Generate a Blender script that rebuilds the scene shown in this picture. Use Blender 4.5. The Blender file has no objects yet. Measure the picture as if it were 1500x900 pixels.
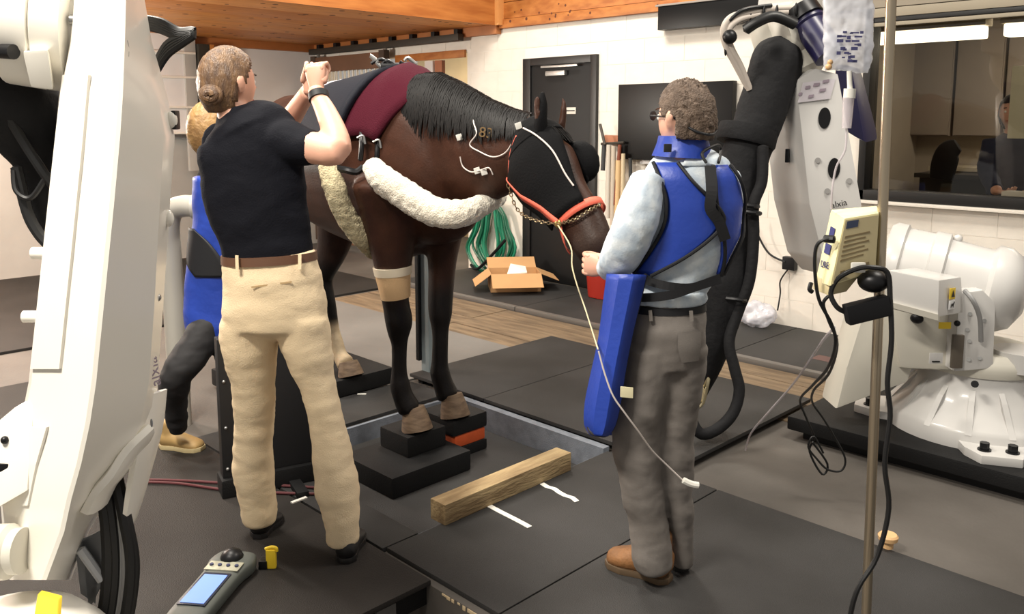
import bpy, bmesh, math, random
from mathutils import Vector, Matrix, noise
random.seed(7)
SC = bpy.context.scene
COL = SC.collection
# ---------------------------------------------------------------- camera
CAM_H, FPX, PPY = 1.58, 1239.0, 338.0          # eye height, focal length and principal row in pixels of 1500x900
PITCH = math.atan2(163, FPX)
cam = bpy.data.objects.new('camera', bpy.data.cameras.new('camera'))
COL.objects.link(cam)
cam.location = (0, 0, CAM_H)
cam.rotation_euler = (math.pi/2 - PITCH, 0, math.radians(45))
cam.data.sensor_width = 36; cam.data.lens = 36*FPX/1500
cam.data.shift_y = -(450 - PPY)/1500
cam.data.clip_start = .05
SC.camera = cam
# ---------------------------------------------------------------- world, lights, exposure
wd = bpy.data.worlds.new('world'); SC.world = wd; wd.use_nodes = True
wd.node_tree.nodes['Background'].inputs[0].default_value = (1, .95, .88, 1)
wd.node_tree.nodes['Background'].inputs[1].default_value = .26
SC.view_settings.view_transform = 'Standard'; SC.view_settings.look = 'None'
SC.view_settings.gamma = 1; SC.view_settings.use_curve_mapping = False
SC.view_settings.exposure = 0.5
def area(name, loc, size, power, col=(1, .93, .82), rot=(0, 0, 0)):
    l = bpy.data.lights.new(name, 'AREA'); l.shape = 'RECTANGLE'; l.size, l.size_y = size
    l.energy = power; l.color = col
    o = bpy.data.objects.new(name, l); COL.objects.link(o); o.location = loc; o.rotation_euler = rot
    return o
area('ceiling_fixture_horse', (-3.6, 1.2, 4.2), (1.2, .5), 125)
area('ceiling_fixture_wall', (-4.6, 4.3, 4.2), (1.2, .5), 92)
area('ceiling_fixture_front', (-1.7, -.8, 4.0), (1.2, .5), 215)
area('ceiling_fixture_robot', (-.6, 3.7, 4.2), (1.2, .5), 74)
area('ceiling_fixture_back', (-7.2, 2.2, 2.46), (1.2, .4), 45)
area('control_room_fixture', (-1.2, 7.9, 2.55), (1.6, .3), 34)
area('store_room_fixture', (-7.6, 6.9, 2.55), (.8, .5), 26, (1, .86, .66))

_l = bpy.data.lights.new('soffit_fill', 'POINT'); _l.energy = 300; _l.shadow_soft_size = .2; _l.color = (1, .93, .82)  # fill lamp added out of view to brighten the pine soffit and left wall
_o = bpy.data.objects.new('soffit_fill', _l); COL.objects.link(_o); _o.location = (-7.6, 1.0, 1.9)

# ---------------------------------------------------------------- helpers
QH = math.sqrt(.5); CP, SP = math.cos(PITCH), math.sin(PITCH)
FW = Vector((-QH, QH, 0)); RT = Vector((QH, QH, 0)); UP = Vector((0, 0, 1))
EYE = Vector((0, 0, CAM_H))
def ray(x, y):
    k = y - PPY
    return RT*(x-750) + FW*(FPX*CP - k*SP) + UP*(-(k*CP + FPX*SP))
def D(x, y, d):                    # the point seen at a photo position, d metres ahead
    r = ray(x, y); return EYE + r*(d/r.dot(FW))
def G(x, y, z=0.0):                # ... on the level z
    r = ray(x, y); return EYE + r*((z-CAM_H)/r.z)
def WY(x, y, Y=6.0):               # ... on the back wall
    r = ray(x, y); return EYE + r*(Y/r.y)
def WX(x, y, X):
    r = ray(x, y); return EYE + r*(X/r.x)
def V(*a): return Vector(a)
def lin(c):
    return tuple(((v/12.92) if v <= .04045 else ((v+.055)/1.055)**2.4) for v in [q/255 for q in c])
MATS = {}
def mat(name, col, rough=.55, metal=0, var=0., vs=6., bump=0., bs=80., stretch=(1, 1, 1), col2=None, emit=0, spec=.5, alpha=None, trans=0, sheen=0, attr=None, coat=0):
    if name in MATS: return MATS[name]
    m = bpy.data.materials.new(name); m.use_nodes = True; MATS[name] = m
    nt = m.node_tree; N = nt.nodes; L = nt.links; b = N['Principled BSDF']
    c = lin(col)
    b.inputs['Base Color'].default_value = (*c, 1); b.inputs['Roughness'].default_value = rough
    b.inputs['Metallic'].default_value = metal; b.inputs['Specular IOR Level'].default_value = spec
    if trans: b.inputs['Transmission Weight'].default_value = trans
    if coat: b.inputs['Coat Weight'].default_value = coat; b.inputs['Coat Roughness'].default_value = .1
    if sheen: b.inputs['Sheen Weight'].default_value = sheen; b.inputs['Sheen Roughness'].default_value = .5
    if alpha is not None: b.inputs['Alpha'].default_value = alpha
    if emit:
        b.inputs['Emission Color'].default_value = (*c, 1); b.inputs['Emission Strength'].default_value = emit
    if var or bump or col2:
        tc = N.new('ShaderNodeTexCoord'); mp = N.new('ShaderNodeMapping'); mp.inputs['Scale'].default_value = stretch
        L.new(tc.outputs['Object'], mp.inputs['Vector'])
    if var or col2 or attr:
        mix = N.new('ShaderNodeMix'); mix.data_type = 'RGBA'
        if attr:
            at = N.new('ShaderNodeAttribute'); at.attribute_name = attr
            L.new(at.outputs['Color'], mix.inputs['A'])
            mx2 = N.new('ShaderNodeMix'); mx2.data_type = 'RGBA'; mx2.blend_type = 'MULTIPLY'; mx2.inputs['Factor'].default_value = 1
            L.new(at.outputs['Color'], mx2.inputs['A']); mx2.inputs['B'].default_value = (1-var, 1-var, 1-var, 1)
            L.new(mx2.outputs['Result'], mix.inputs['B'])
        else:
            c2 = lin(col2) if col2 else tuple(v*(1-var) for v in c)
            mix.inputs['A'].default_value = (*c, 1); mix.inputs['B'].default_value = (*c2, 1)
        if var or col2:
            n = N.new('ShaderNodeTexNoise'); n.inputs['Scale'].default_value = vs; n.inputs['Detail'].default_value = 5
            L.new(mp.outputs['Vector'], n.inputs['Vector'])
            r = N.new('ShaderNodeValToRGB'); r.color_ramp.elements[0].position = .38; r.color_ramp.elements[1].position = .66
            L.new(n.outputs['Fac'], r.inputs['Fac']); L.new(r.outputs['Color'], mix.inputs['Factor'])
        L.new(mix.outputs['Result'], b.inputs['Base Color'])
    if bump:
        n2 = N.new('ShaderNodeTexNoise'); n2.inputs['Scale'].default_value = bs; n2.inputs['Detail'].default_value = 4
        L.new(mp.outputs['Vector'], n2.inputs['Vector'])
        bp = N.new('ShaderNodeBump'); bp.inputs['Strength'].default_value = bump; bp.inputs['Distance'].default_value = .01
        L.new(n2.outputs['Fac'], bp.inputs['Height']); L.new(bp.outputs['Normal'], b.inputs['Normal'])
    return m

def link(name, me, m=None, parent=None, smooth=True):
    o = bpy.data.objects.new(name, me); COL.objects.link(o)
    if m: 
        if not me.materials: me.materials.append(m)
    if smooth:
        for p in me.polygons: p.use_smooth = True
    if parent is not None:
        o.parent = parent; o.matrix_parent_inverse = Matrix.Translation(-parent.location)
    return o
def obj(name, bm, m, parent=None, smooth=True, sharp=40):
    bmesh.ops.recalc_face_normals(bm, faces=bm.faces)
    me = bpy.data.meshes.new(name); bm.to_mesh(me); bm.free()
    o = link(name, me, m, parent, smooth)
    if smooth:
        me.set_sharp_from_angle(angle=math.radians(sharp))
    return o
def tag(o, label, cat, group=None):
    o['label'] = label; o['category'] = cat
    if group: o['group'] = group
    return o
def thing(name, label, cat, loc=(0, 0, 0), group=None):
    o = bpy.data.objects.new(name, None); COL.objects.link(o); o.location = loc; o.empty_display_size = .1
    return tag(o, label, cat, group)
def struct(o): o['kind'] = 'structure'; return o
def B(): return bmesh.new()
def box(bm, lo, hi, bev=0):
    lo, hi = Vector(lo), Vector(hi)
    t = bmesh.new(); bmesh.ops.create_cube(t, size=1)
    for v in t.verts: v.co = Vector(((lo[i]+hi[i])/2 + v.co[i]*(hi[i]-lo[i]) for i in range(3)))
    if bev: bmesh.ops.bevel(t, geom=t.edges[:], offset=bev, segments=2, affect='EDGES', profile=.7)
    merge(bm, t); return bm
def merge(bm, t):
    me = bpy.data.meshes.new('t'); t.to_mesh(me); t.free(); bm.from_mesh(me); bpy.data.meshes.remove(me)
def obox(bm, c, ax, ay, az, size, bev=0):      # oriented box: centre, three axes, full sizes
    t = bmesh.new(); bmesh.ops.create_cube(t, size=1)
    for v in t.verts: v.co = Vector((v.co[0]*size[0], v.co[1]*size[1], v.co[2]*size[2]))
    if bev: bmesh.ops.bevel(t, geom=t.edges[:], offset=bev, segments=2, affect='EDGES', profile=.7)
    for v in t.verts: v.co = Vector(c) + ax*v.co[0] + ay*v.co[1] + az*v.co[2]
    merge(bm, t); return bm
def hexa(bm, pts, bev=0):                      # eight corners: bottom loop then top loop
    t = bmesh.new(); v = [t.verts.new(p) for p in pts]
    for f in ((0, 1, 2, 3), (4, 5, 6, 7), (0, 1, 5, 4), (1, 2, 6, 5), (2, 3, 7, 6), (3, 0, 4, 7)): t.faces.new([v[i] for i in f])
    bmesh.ops.recalc_face_normals(t, faces=t.faces)
    if bev: bmesh.ops.bevel(t, geom=t.edges[:], offset=bev, segments=2, affect='EDGES', profile=.7)
    merge(bm, t); return bm
def prism(bm, poly, ext, bev=0):               # polygon of points pushed along ext
    t = bmesh.new(); n = len(poly)
    a = [t.verts.new(p) for p in poly]; b = [t.verts.new(Vector(p)+ext) for p in poly]
    t.faces.new(a); t.faces.new(b[::-1])
    for i in range(n): t.faces.new((a[i], a[(i+1) % n], b[(i+1) % n], b[i]))
    bmesh.ops.recalc_face_normals(t, faces=t.faces)
    if bev: bmesh.ops.bevel(t, geom=t.edges[:], offset=bev, segments=2, affect='EDGES', profile=.7)
    merge(bm, t); return bm
def catmull(P, n):
    if n <= 1 or len(P) < 3: return list(P)
    out = []
    for i in range(len(P)-1):
        p0 = P[max(i-1, 0)]; p1 = P[i]; p2 = P[i+1]; p3 = P[min(i+2, len(P)-1)]
        for j in range(n):
            t = j/n
            out.append(.5*((2*p1) + (p2-p0)*t + (2*p0-5*p1+4*p2-p3)*t*t + (3*p1-p0-3*p2+p3)*t**3))
    out.append(P[-1]); return out
def loft(bm, pts, rad, hint=None, seg=14, n=3, cap=True, p=2.0, rnd=True, a0=0, a1=2*math.pi, closed=True, fixed=False):
    """rings of half-sizes (side, up) along a path; hint gives the up axis of the rings"""
    pts = [Vector(q) for q in pts]; rad = [Vector((r, r)) if not hasattr(r, '__len__') else Vector(r) for r in rad]
    pts = catmull(pts, n); rad = catmull(rad, n)
    N = len(pts); rings = []
    T = [(pts[min(i+1, N-1)]-pts[max(i-1, 0)]).normalized() for i in range(N)]
    if hint is None:
        h = UP if abs(T[0].z) < .8 else FW
        up = (h - T[0]*h.dot(T[0])).normalized(); ups = [up]
        for i in range(1, N):
            u = ups[-1] - T[i]*ups[-1].dot(T[i]); ups.append(u.normalized())
    else:
        hint = Vector(hint); ups = [(hint - t*hint.dot(t)).normalized() for t in T]
    for i in range(N):
        sd = T[i].cross(ups[i]); ring = []
        for k in range(seg + (0 if closed else 1)):
            a = a0 + (a1-a0)*k/seg; ca, sa = math.cos(a), math.sin(a)
            ca = math.copysign(abs(ca)**(2/p), ca); sa = math.copysign(abs(sa)**(2/p), sa)
            ring.append(bm.verts.new(pts[i] + sd*(ca*max(rad[i][0], 1e-4)) + ups[i]*(sa*max(rad[i][1], 1e-4))))
        rings.append(ring)
    for i in range(N-1):
        for k in range(seg):
            k2 = (k+1) % seg if closed else k+1
            bm.faces.new((rings[i][k], rings[i][k2], rings[i+1][k2], rings[i+1][k]))
    if cap and closed:
        for e, s in ((0, -1), (N-1, 1)):
            off = T[e]*(s*min(rad[e])*.45) if rnd else Vector((0, 0, 0))
            c = bm.verts.new(pts[e] + off)
            for k in range(seg): bm.faces.new((rings[e][k], rings[e][(k+1) % seg], c))
    return rings
def tube(bm, pts, r, seg=8, n=5): loft(bm, pts, [r]*len(pts), None, seg, n); return bm
def cyl(bm, a, b, r, seg=24, r2=None, bev=0):
    a, b = Vector(a), Vector(b); r2 = r if r2 is None else r2
    t = bmesh.new(); bmesh.ops.create_cone(t, cap_ends=True, segments=seg, radius1=r, radius2=r2, depth=1)
    if bev:
        bmesh.ops.bevel(t, geom=[e for e in t.edges if abs(e.verts[0].co.z-e.verts[1].co.z) < 1e-6], offset=min(bev/max((b-a).length, 1e-3), .3), segments=2, affect='EDGES') if False else None
    z = (b-a).normalized(); M = z.to_track_quat('Z', 'Y').to_matrix(); L = (b-a).length
    for v in t.verts: v.co = (a+b)/2 + M @ Vector((v.co.x, v.co.y, v.co.z*L))
    merge(bm, t); return bm
def lathe(bm, a, axis, prof, seg=28):          # profile of (distance along the axis, radius)
    a = Vector(a); z = Vector(axis).normalized(); M = z.to_track_quat('Z', 'Y').to_matrix(); R = []
    for (h, r) in prof:
        R.append([bm.verts.new(a + M @ Vector((math.cos(2*math.pi*k/seg)*max(r, 1e-4), math.sin(2*math.pi*k/seg)*max(r, 1e-4), h))) for k in range(seg)])
    for i in range(len(R)-1):
        for k in range(seg): bm.faces.new((R[i][k], R[i][(k+1) % seg], R[i+1][(k+1) % seg], R[i+1][k]))
    for e in (0, -1): bm.faces.new(R[e])
    return bm
def ball(bm, c, r, sc=(1, 1, 1), seg=14, axes=None):
    t = bmesh.new(); bmesh.ops.create_uvsphere(t, u_segments=seg, v_segments=max(6, seg*2//3), radius=r)
    A = axes or (V(1, 0, 0), V(0, 1, 0), V(0, 0, 1))
    for v in t.verts: v.co = Vector(c) + A[0]*v.co[0]*sc[0] + A[1]*v.co[1]*sc[1] + A[2]*v.co[2]*sc[2]
    merge(bm, t); return bm
def remesh(bm, vox, smooth=3, disp=None):
    """fuse overlapping lofts into one continuous surface; returns a bmesh"""
    bmesh.ops.recalc_face_normals(bm, faces=bm.faces)
    me = bpy.data.meshes.new('r'); bm.to_mesh(me); bm.free()
    o = bpy.data.objects.new('r', me); COL.objects.link(o)
    r = o.modifiers.new('r', 'REMESH'); r.mode = 'VOXEL'; r.voxel_size = vox
    if smooth:
        s = o.modifiers.new('s', 'SMOOTH'); s.factor = .5; s.iterations = smooth
    dg = bpy.context.evaluated_depsgraph_get(); ev = o.evaluated_get(dg)
    m2 = bpy.data.meshes.new_from_object(ev)
    out = bmesh.new(); out.from_mesh(m2)
    bpy.data.objects.remove(o); bpy.data.meshes.remove(me); bpy.data.meshes.remove(m2)
    if disp:
        out.normal_update()
        for v in out.verts: v.co += v.normal*disp(v.co)
    return out
def folds(amp, s=(9, 9, 22), seed=0):
    def fn(c): 
        q = Vector((c.x*s[0]+seed, c.y*s[1]+seed, c.z*s[2]))
        return amp*(noise.noise(q) + .5*abs(noise.noise(q*2.1)))
    return fn
def text(name, s, size, loc, right, up, m, parent=None, depth=.0006):
    cu = bpy.data.curves.new(name, 'FONT'); cu.body = s; cu.size = size; cu.align_x = 'CENTER'; cu.align_y = 'CENTER'; cu.extrude = depth
    t = bpy.data.objects.new('t', cu); COL.objects.link(t)
    me = bpy.data.meshes.new_from_object(t.evaluated_get(bpy.context.evaluated_depsgraph_get()))
    bpy.data.objects.remove(t); bpy.data.curves.remove(cu)
    r = Vector(right).normalized(); u = Vector(up); u = (u - r*u.dot(r)).normalized(); n = r.cross(u)
    M = Matrix(((r.x, u.x, n.x, loc[0]), (r.y, u.y, n.y, loc[1]), (r.z, u.z, n.z, loc[2]), (0, 0, 0, 1)))
    me.transform(M); me.materials.clear(); return link(name, me, m, parent, False)
def pw(w, d): return w*d/FPX       # pixels to metres at d

# ---------------------------------------------------------------- materials of the setting
m_block = mat('painted block', (232, 225, 214), .6, bump=.25, bs=90, var=.05, vs=3)
m_mortar = mat('painted joint', (232, 226, 217), .7)
m_white = mat('white panel', (226, 223, 222), .6, var=.06, vs=2)
m_greywall = mat('grey wainscot', (166, 162, 156), .6, var=.08, vs=3)
m_conc = mat('concrete', (92, 87, 82), .7, var=.3, vs=1.7, bump=.15, bs=60, col2=(76, 71, 66))
m_conc2 = mat('pale concrete', (116, 113, 109), .7, var=.15, vs=2, bump=.1, bs=60)
m_rubber = mat('rubber mat', (56, 55, 55), .6, col2=(44, 43, 42), vs=1.8, bump=.35, bs=220, spec=.25)
m_rubber2 = mat('dark rubber mat', (47, 44, 42), .66, col2=(36, 33, 31), vs=1.6, bump=.35, bs=220, spec=.22)
m_black = mat('black rubber', (22, 22, 23), .6, bump=.2, bs=150, var=.2, spec=.25)
m_pit = mat('pit wall', (128, 134, 144), .7, var=.25, vs=20, bump=.3, bs=150)
m_wood = mat('knotty pine', (186, 118, 58), .5, col2=(160, 92, 40), vs=2.2, stretch=(3, 1, 8))
m_woodfloor = mat('worn timber floor', (128, 109, 85), .7, col2=(94, 78, 60), vs=3, stretch=(1, 7, 1), bump=.3, bs=30)
m_dark = mat('black paint', (21, 21, 22), .5, spec=.3)
m_frame = mat('black frame', (20, 19, 19), .4)
m_brown = mat('brown wood', (112, 80, 60), .6, var=.15, vs=4)
m_bar = mat('pale metal bar', (190, 184, 174), .4, .3)
m_cream = mat('cream wall', (238, 214, 170), .7, var=.05)
m_pvc = mat('screw steel', (170, 170, 168), .35, .8)

# ---------------------------------------------------------------- floor
def slab(name, lo, hi, m, bev=.004):
    return struct(obj(name, box(B(), lo, hi, bev), m, None, True))
floor = struct(obj('floor', B(), m_conc, None, False))
_b = B()
PITS = ((-3.6, -2.43, 1.93, 3.1),)
for lo, hi in (((-9.7, 3.08, -.5), (3.2, 9.2, -.02)), ((-9.7, -3, -.5), (-3.62, 3.08, -.02)), ((-3.62, -3, -.5), (-2.2, 1.74, -.02)), ((-2.44, 1.74, -.5), (3.2, 3.08, -.02)), ((-3.62, 1.74, -.5), (-2.44, 1.92, -.02)), ((-2.2, -3, -.5), (3.2, 1.74, -.36)), ((-3.62, 1.92, -.5), (-2.44, 3.08, -.26))):
    box(_b, lo, hi)
_b.to_mesh(floor.data); _b.free(); floor.data.materials.clear(); floor.data.materials.append(m_conc)
def mats_of(name, tiles, m, label, z0=-.02, z1=0.0):
    for (x0, x1, y0, y1, lab) in tiles:
        o = obj('rubber_mat', box(B(), (x0+.003, y0+.003, z0), (x1-.003, y1-.003, z1), .005), m); tag(o, lab, 'mat', 'rubber floor mats')
mats_of('m', [(-2.43, -1.825, 1.765, 3.08, 'black rubber floor mat beside the pit, under the two white tape strips'),
              (-1.825, -.3, 1.765, 3.08, 'black rubber floor mat under the tan boots of the man in the blue apron'),
              (-.3, 1.2, 1.765, 3.08, 'black rubber floor mat at the lower right corner, beside the metal pole')], m_rubber, '')
mats_of('m', [(-3.62, -2.43, 1.75, 1.925, 'narrow dark rubber strip between the pit and the mat the woman stands on')], m_rubber, '')
mats_of('m', [(-4.3, -2.135, .35, 1.745, 'large dark rubber mat under the woman in khaki trousers and the handheld device'),
              (-5.6, -4.3, .35, 1.745, 'dark rubber mat behind the white robot arm at the left')], m_rubber2, '')
mats_of('m', [(-4.0, -3.62, 1.75, 3.09, 'dark rubber mat between the pit and the block under the hind hoof')], m_rubber, '')
mats_of('m', [(-9.45, -6.45, -2, 4.9, 'wide dark rubber mat along the far left wall')], m_rubber2, '')
# raised mats beyond the pit
for x0, x1, lab in ((-4.0, -3.335, 'raised black rubber mat beyond the pit, nearest the pale blue post'), (-3.335, -2.04, 'raised black rubber mat beyond the pit, behind the man in the blue apron')):
    t = thing('raised_platform', lab, 'platform', ((x0+x1)/2, 3.7, -.02), 'raised mats')
    obj('mat_top', box(B(), (x0+.002, 3.11, .015), (x1-.002, 4.4, .035), .004), m_rubber, t)
    for yy in (3.14, 4.32):
        obj('support_leg', box(B(), (x0+.05, yy, -.02), (x0+.09, yy+.04, .015)), m_black, t)
        obj('support_leg', box(B(), (x1-.09, yy, -.02), (x1-.05, yy+.04, .015)), m_black, t)
# pit
pit = struct(obj('trim_1', B(), m_pit, None, False)); _b = B()
box(_b, (-3.619, 3.06, -.26), (-2.44, 3.105, .012)); box(_b, (-3.619, 1.921, -.26), (-2.44, 1.935, -.021)); box(_b, (-2.458, 1.935, -.26), (-2.441, 3.06, -.021)); box(_b, (-3.619, 1.935, -.26), (-3.6, 3.06, -.021))
_b.to_mesh(pit.data); _b.free()
t = thing('scale_platform', 'sunken black weighing platform in the pit under the front hooves', 'platform', (-3, 2.5, -.26))
obj('deck', box(B(), (-3.56, 2.0, -.13), (-2.5, 3.03, -.1), .006), m_rubber, t)
obj('frame', box(B(), (-3.5, 2.06, -.26), (-2.56, 2.97, -.13)), m_black, t)
# trench edge
m_chip = mat('chipped timber', (96, 74, 52), .8, col2=(48, 36, 26), vs=14)
struct(obj('trim_2', box(B(), (-2.13, 1.745, -.1), (1.2, 1.763, -.021)), m_chip, None))
_b = B()
for i in range(14):
    x = -2.08 + i*.026 + random.uniform(0, .01)
    box(_b, (x, 1.738, -.028-random.uniform(0, .012)), (x+random.uniform(.012, .03), 1.747, -.022), .0015)
o = obj('splintered_edge', _b, mat('raw splinter', (208, 186, 150), .8)); tag(o, 'pale splintered wood along the edge of the dark trench', 'edging')
t = thing('platform_support', 'dark wooden frame under the edge of the woman\'s mat at the trench', 'frame', (-2.2, 1.5, -.36))
obj('post', box(B(), (-2.2, 1.52, -.36), (-2.15, 1.6, -.03), .003), mat('grey timber', (88, 86, 84), .8, var=.2), t)
obj('rail', box(B(), (-2.2, .4, -.1), (-2.16, 1.74, -.025), .003), m_black, t)
# timber floor strip and wall-side mats
random.seed(3)
x = -6.4; k = 0
while x < 1.2:
    w = random.uniform(1.3, 1.9); 
    for j in range(4):
        y0 = 4.1+j*.205
        if y0 < 4.25 and -4.02 < x+w/2 < -2: pass
        o = obj('floorboard', box(B(), (x, y0, -.03), (x+w-.006, y0+.199, -.012+random.uniform(-.003, .003)), .004), m_woodfloor, floor)
    x += w
for x0, x1, lab in ((-6.6, -4.9, 'long rubber mat by the wall under the cardboard box'), (-4.9, -2.9, 'long rubber mat by the wall under the red bin'), (-2.9, 1.0, 'long rubber mat by the wall beneath the viewing window')):
    t = thing('wall_mat', lab, 'mat', ((x0+x1)/2, 5.4, -.02), 'mats along the wall')
    obj('sheet', box(B(), (x0+.003, 4.99, -.02), (x1-.003, 5.97, .012), .004), m_rubber, t)
    obj('edge_strip', box(B(), (x0+.003, 4.93, -.02), (x1-.003, 4.985, .02), .01), mat('grey edge strip', (96, 92, 88), .5), t)
slab('trim_3', (-6.4, 3.12, -.02), (-4.02, 4.1, -.012), m_conc2, 0)

# ---------------------------------------------------------------- back wall of painted blocks
OPEN = [(-5.82, -4.9, 0, 2.16), (-9.3, -6.66, 0, 2.3), (-2.5, 1.2, 1.02, 2.33)]
wall = struct(obj('wall_back', B(), m_mortar, None, False)); _b = B()
for lo, hi in (((-9.6, 0), (-9.3, 2.6)), ((-9.3, 2.3), (-6.66, 2.6)), ((-6.66, 0), (-5.82, 2.6)), ((-5.82, 2.16), (-4.9, 2.6)), ((-4.9, 0), (-2.5, 2.6)), ((-2.5, 0), (1.2, 1.02)), ((-2.5, 2.33), (1.2, 2.6)), ((1.2, 0), (3.2, 2.6))):
    box(_b, (lo[0], 6.003, lo[1]-.02), (hi[0], 6.12, hi[1]))
_b.to_mesh(wall.data); _b.free()
_ub = B(); box(_ub, (-.5, -.5, -.5), (.5, .5, .5))
_t = bmesh.new(); _t.free()
bm_unit = bpy.data.meshes.new('block'); _ub.to_mesh(bm_unit); _ub.free(); bm_unit.materials.append(m_block)
RH = .2058
for r in range(12):
    z0, z1 = r*RH, (r+1)*RH; x = -9.6 - (.2 if r % 2 else 0)
    while x < .3:
        segs = [(max(x, -9.6), x+.4)]
        for (a, b_, c0, c1) in OPEN:
            if min(z1, c1)-max(z0, c0) > RH*.4:
                ns = []
                for (s, e) in segs:
                    if e <= a or s >= b_: ns.append((s, e))
                    else:
                        if s < a: ns.append((s, a))
                        if e > b_: ns.append((b_, e))
                segs = ns
        for s, e in segs:
            if e-s < .03: continue
            hz1 = z1; hz0 = z0
            for (a, b_, c0, c1) in OPEN:
                if e > a+.01 and s < b_-.01:
                    if z0 < c1 < z1 and c1-z0 <= RH*.4: hz0 = c1
                    if z0 < c0 < z1: hz1 = c0
            o = bpy.data.objects.new('block', bm_unit); COL.objects.link(o); o.parent = wall
            o.location = ((s+e)/2, 6.006, (hz0+hz1)/2); o.scale = (e-s-.005, .012, hz1-hz0-.005)
        x += .4
# wood above the block wall: horizontal boards, each its own piece
wood_wall = struct(obj('wall_upper', box(B(), (-6.15, 6.0, 2.47), (3.2, 6.1, 4.4)), m_wood, None, False))
for i in range(6):
    z = 2.47 + (0 if i == 0 else .09 + (i-1)*.16); h = .09 if i == 0 else .16
    x1 = -3.3
    obj('board', box(B(), (-6.15, 5.975 if i else 5.96, z+.002), (x1, 6.0, z+h-.003), .004), m_wood, wood_wall)
# low soffit of pine boards at the left
soff = struct(obj('ceiling', box(B(), (-9.6, -3, 2.53), (-6.15, 6.1, 2.6)), m_wood, None, False))
random.seed(5)
for i in range(6):
    x = -9.55 + i*.567
    mm = mat('pine board %d' % (i % 3), ((214, 144, 72), (202, 130, 62), (222, 152, 82))[i % 3], .5, col2=((190, 118, 54), (180, 108, 48), (200, 128, 62))[i % 3], vs=2.4, stretch=(9, 1, 1))
    obj('board', box(B(), (x, -3, 2.51), (x+.56, 6.0, 2.53), .004), mm, soff)
m_knot = mat('knot', (92, 44, 20), .6)
_b = B()
for i in range(150):
    x = random.uniform(-9.4, -6.25); y = random.uniform(1, 5.9); r = random.uniform(.012, .032)
    lathe(_b, (x, y, 2.511), (0, 0, -1), [(0, r), (.0015, r*.9)], 10)
for i in range(40):
    x = random.uniform(-6.0, -3.5); z = random.uniform(2.5, 3); r = random.uniform(.008, .018)
    lathe(_b, (x, 5.976 if z > 2.56 else 5.961, z), (0, -1, 0), [(0, r), (.0015, r*.9)], 10)
ko = obj('knots', _b, m_knot, soff, False); ko['kind'] = 'stuff'
obj('fascia_post', box(B(), (-6.17, 5.9, 2.5), (-6.09, 5.98, 3.6), .004), mat('pale pine', (214, 150, 88), .5, var=.1), soff)
obj('fascia_board', box(B(), (-6.17, -3, 2.5), (-6.14, 5.9, 2.75)), m_wood, soff)
struct(obj('trim_4', box(B(), (-9.55, -3, 2.42), (-9.46, 6.0, 2.51), .004), mat('pine trim', (176, 110, 60), .5, var=.15), None))
struct(obj('trim_5', box(B(), (-9.55, 5.93, 2.42), (-6.15, 6.0, 2.51), .004), mat('pine trim', (176, 110, 60), .5), None))
# left wall
struct(obj('wall_left', box(B(), (-9.75, -3, 1.36), (-9.55, 6.1, 2.6)), m_white, None, False))
struct(obj('wall_lower', box(B(), (-9.75, -3, -.02), (-9.53, 6.1, 1.36)), m_greywall, None, False))
# sliding-door rail and stall door
t = thing('door_rail', 'dark steel sliding-door rail with hangers under the pine boards', 'rail', (-8, 5.9, 2.4))
obj('track', box(B(), (-9.45, 5.84, 2.38), (-6.62, 5.92, 2.45), .01), mat('rail steel', (62, 58, 52), .5, .4), t)
for i in range(8):
    x = -9.3+i*.37
    obj('bracket', box(B(), (x, 5.86, 2.44), (x+.06, 5.93, 2.5), .008), m_dark, t)
t = thing('stall_door', 'brown sliding stall door with pale vertical bars at the far end', 'door', (-8.7, 5.86, 0))
obj('top_rail', box(B(), (-9.35, 5.84, 2.16), (-7.95, 5.9, 2.34), .006), m_brown, t)
for x in (-9.4, -7.97): obj('stile', box(B(), (x, 5.83, .05), (x+.1, 5.91, 2.36), .006), mat('dark brown wood', (74, 60, 50), .6), t)
obj('lower_panel', box(B(), (-9.35, 5.85, .05), (-7.95, 5.89, 1.2), .004), m_brown, t)
for i in range(15):
    x = -9.24+i*.088
    obj('bar', cyl(B(), (x, 5.87, 1.2), (x, 5.87, 2.17), .014, 10), m_bar, t)
for x in (-9.3, -7.92): obj('hanger', box(B(), (x, 5.86, 2.3), (x+.04, 5.89, 2.4), .004), m_pvc, t)
struct(obj('wall_store', box(B(), (-9.6, 7.7, -.02), (-5.9, 7.8, 2.6)), m_cream, None, False))
t = thing('wood_lining', 'pine lining board and white post inside the doorway above the horse', 'trim', (-7, 6.1, 0))
obj('lintel', box(B(), (-7.85, 5.97, 2.22), (-6.67, 5.998, 2.3), .004), m_wood, t)
obj('white_post', box(B(), (-7.42, 6.05, 0), (-7.28, 6.115, 2.22), .006), m_white, t)
obj('side_board', box(B(), (-7.27, 6.07, 0), (-7.15, 6.12, 2.22), .006), mat('reddish board', (170, 110, 80), .6), t)
# black door
d = struct(obj('door_1', box(B(), (-5.72, 5.985, .01), (-4.97, 6.03, 2.09), .004), m_dark, None))
for lo, hi in (((-5.82, 5.965, 0), (-5.72, 6.1, 2.16)), ((-4.97, 5.965, 0), (-4.9, 6.1, 2.16)), ((-5.72, 5.965, 2.09), (-4.97, 6.1, 2.16))):
    obj('door_frame', box(B(), lo, hi, .006), m_frame, d)
obj('door_closer', box(B(), (-5.5, 5.94, 1.985), (-5.26, 5.985, 2.03), .008), m_pvc, d)
obj('closer_arm', box(B(), (-5.55, 5.93, 2.06), (-5.1, 5.95, 2.08), .004), m_pvc, d)
obj('name_plate', box(B(), (-5.29, 5.978, 1.63), (-5.15, 5.986, 1.69), .002), mat('plate', (205, 200, 190), .5), d)
obj('plate_band', box(B(), (-5.28, 5.976, 1.655), (-5.16, 5.979, 1.665)), m_dark, d)
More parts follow.
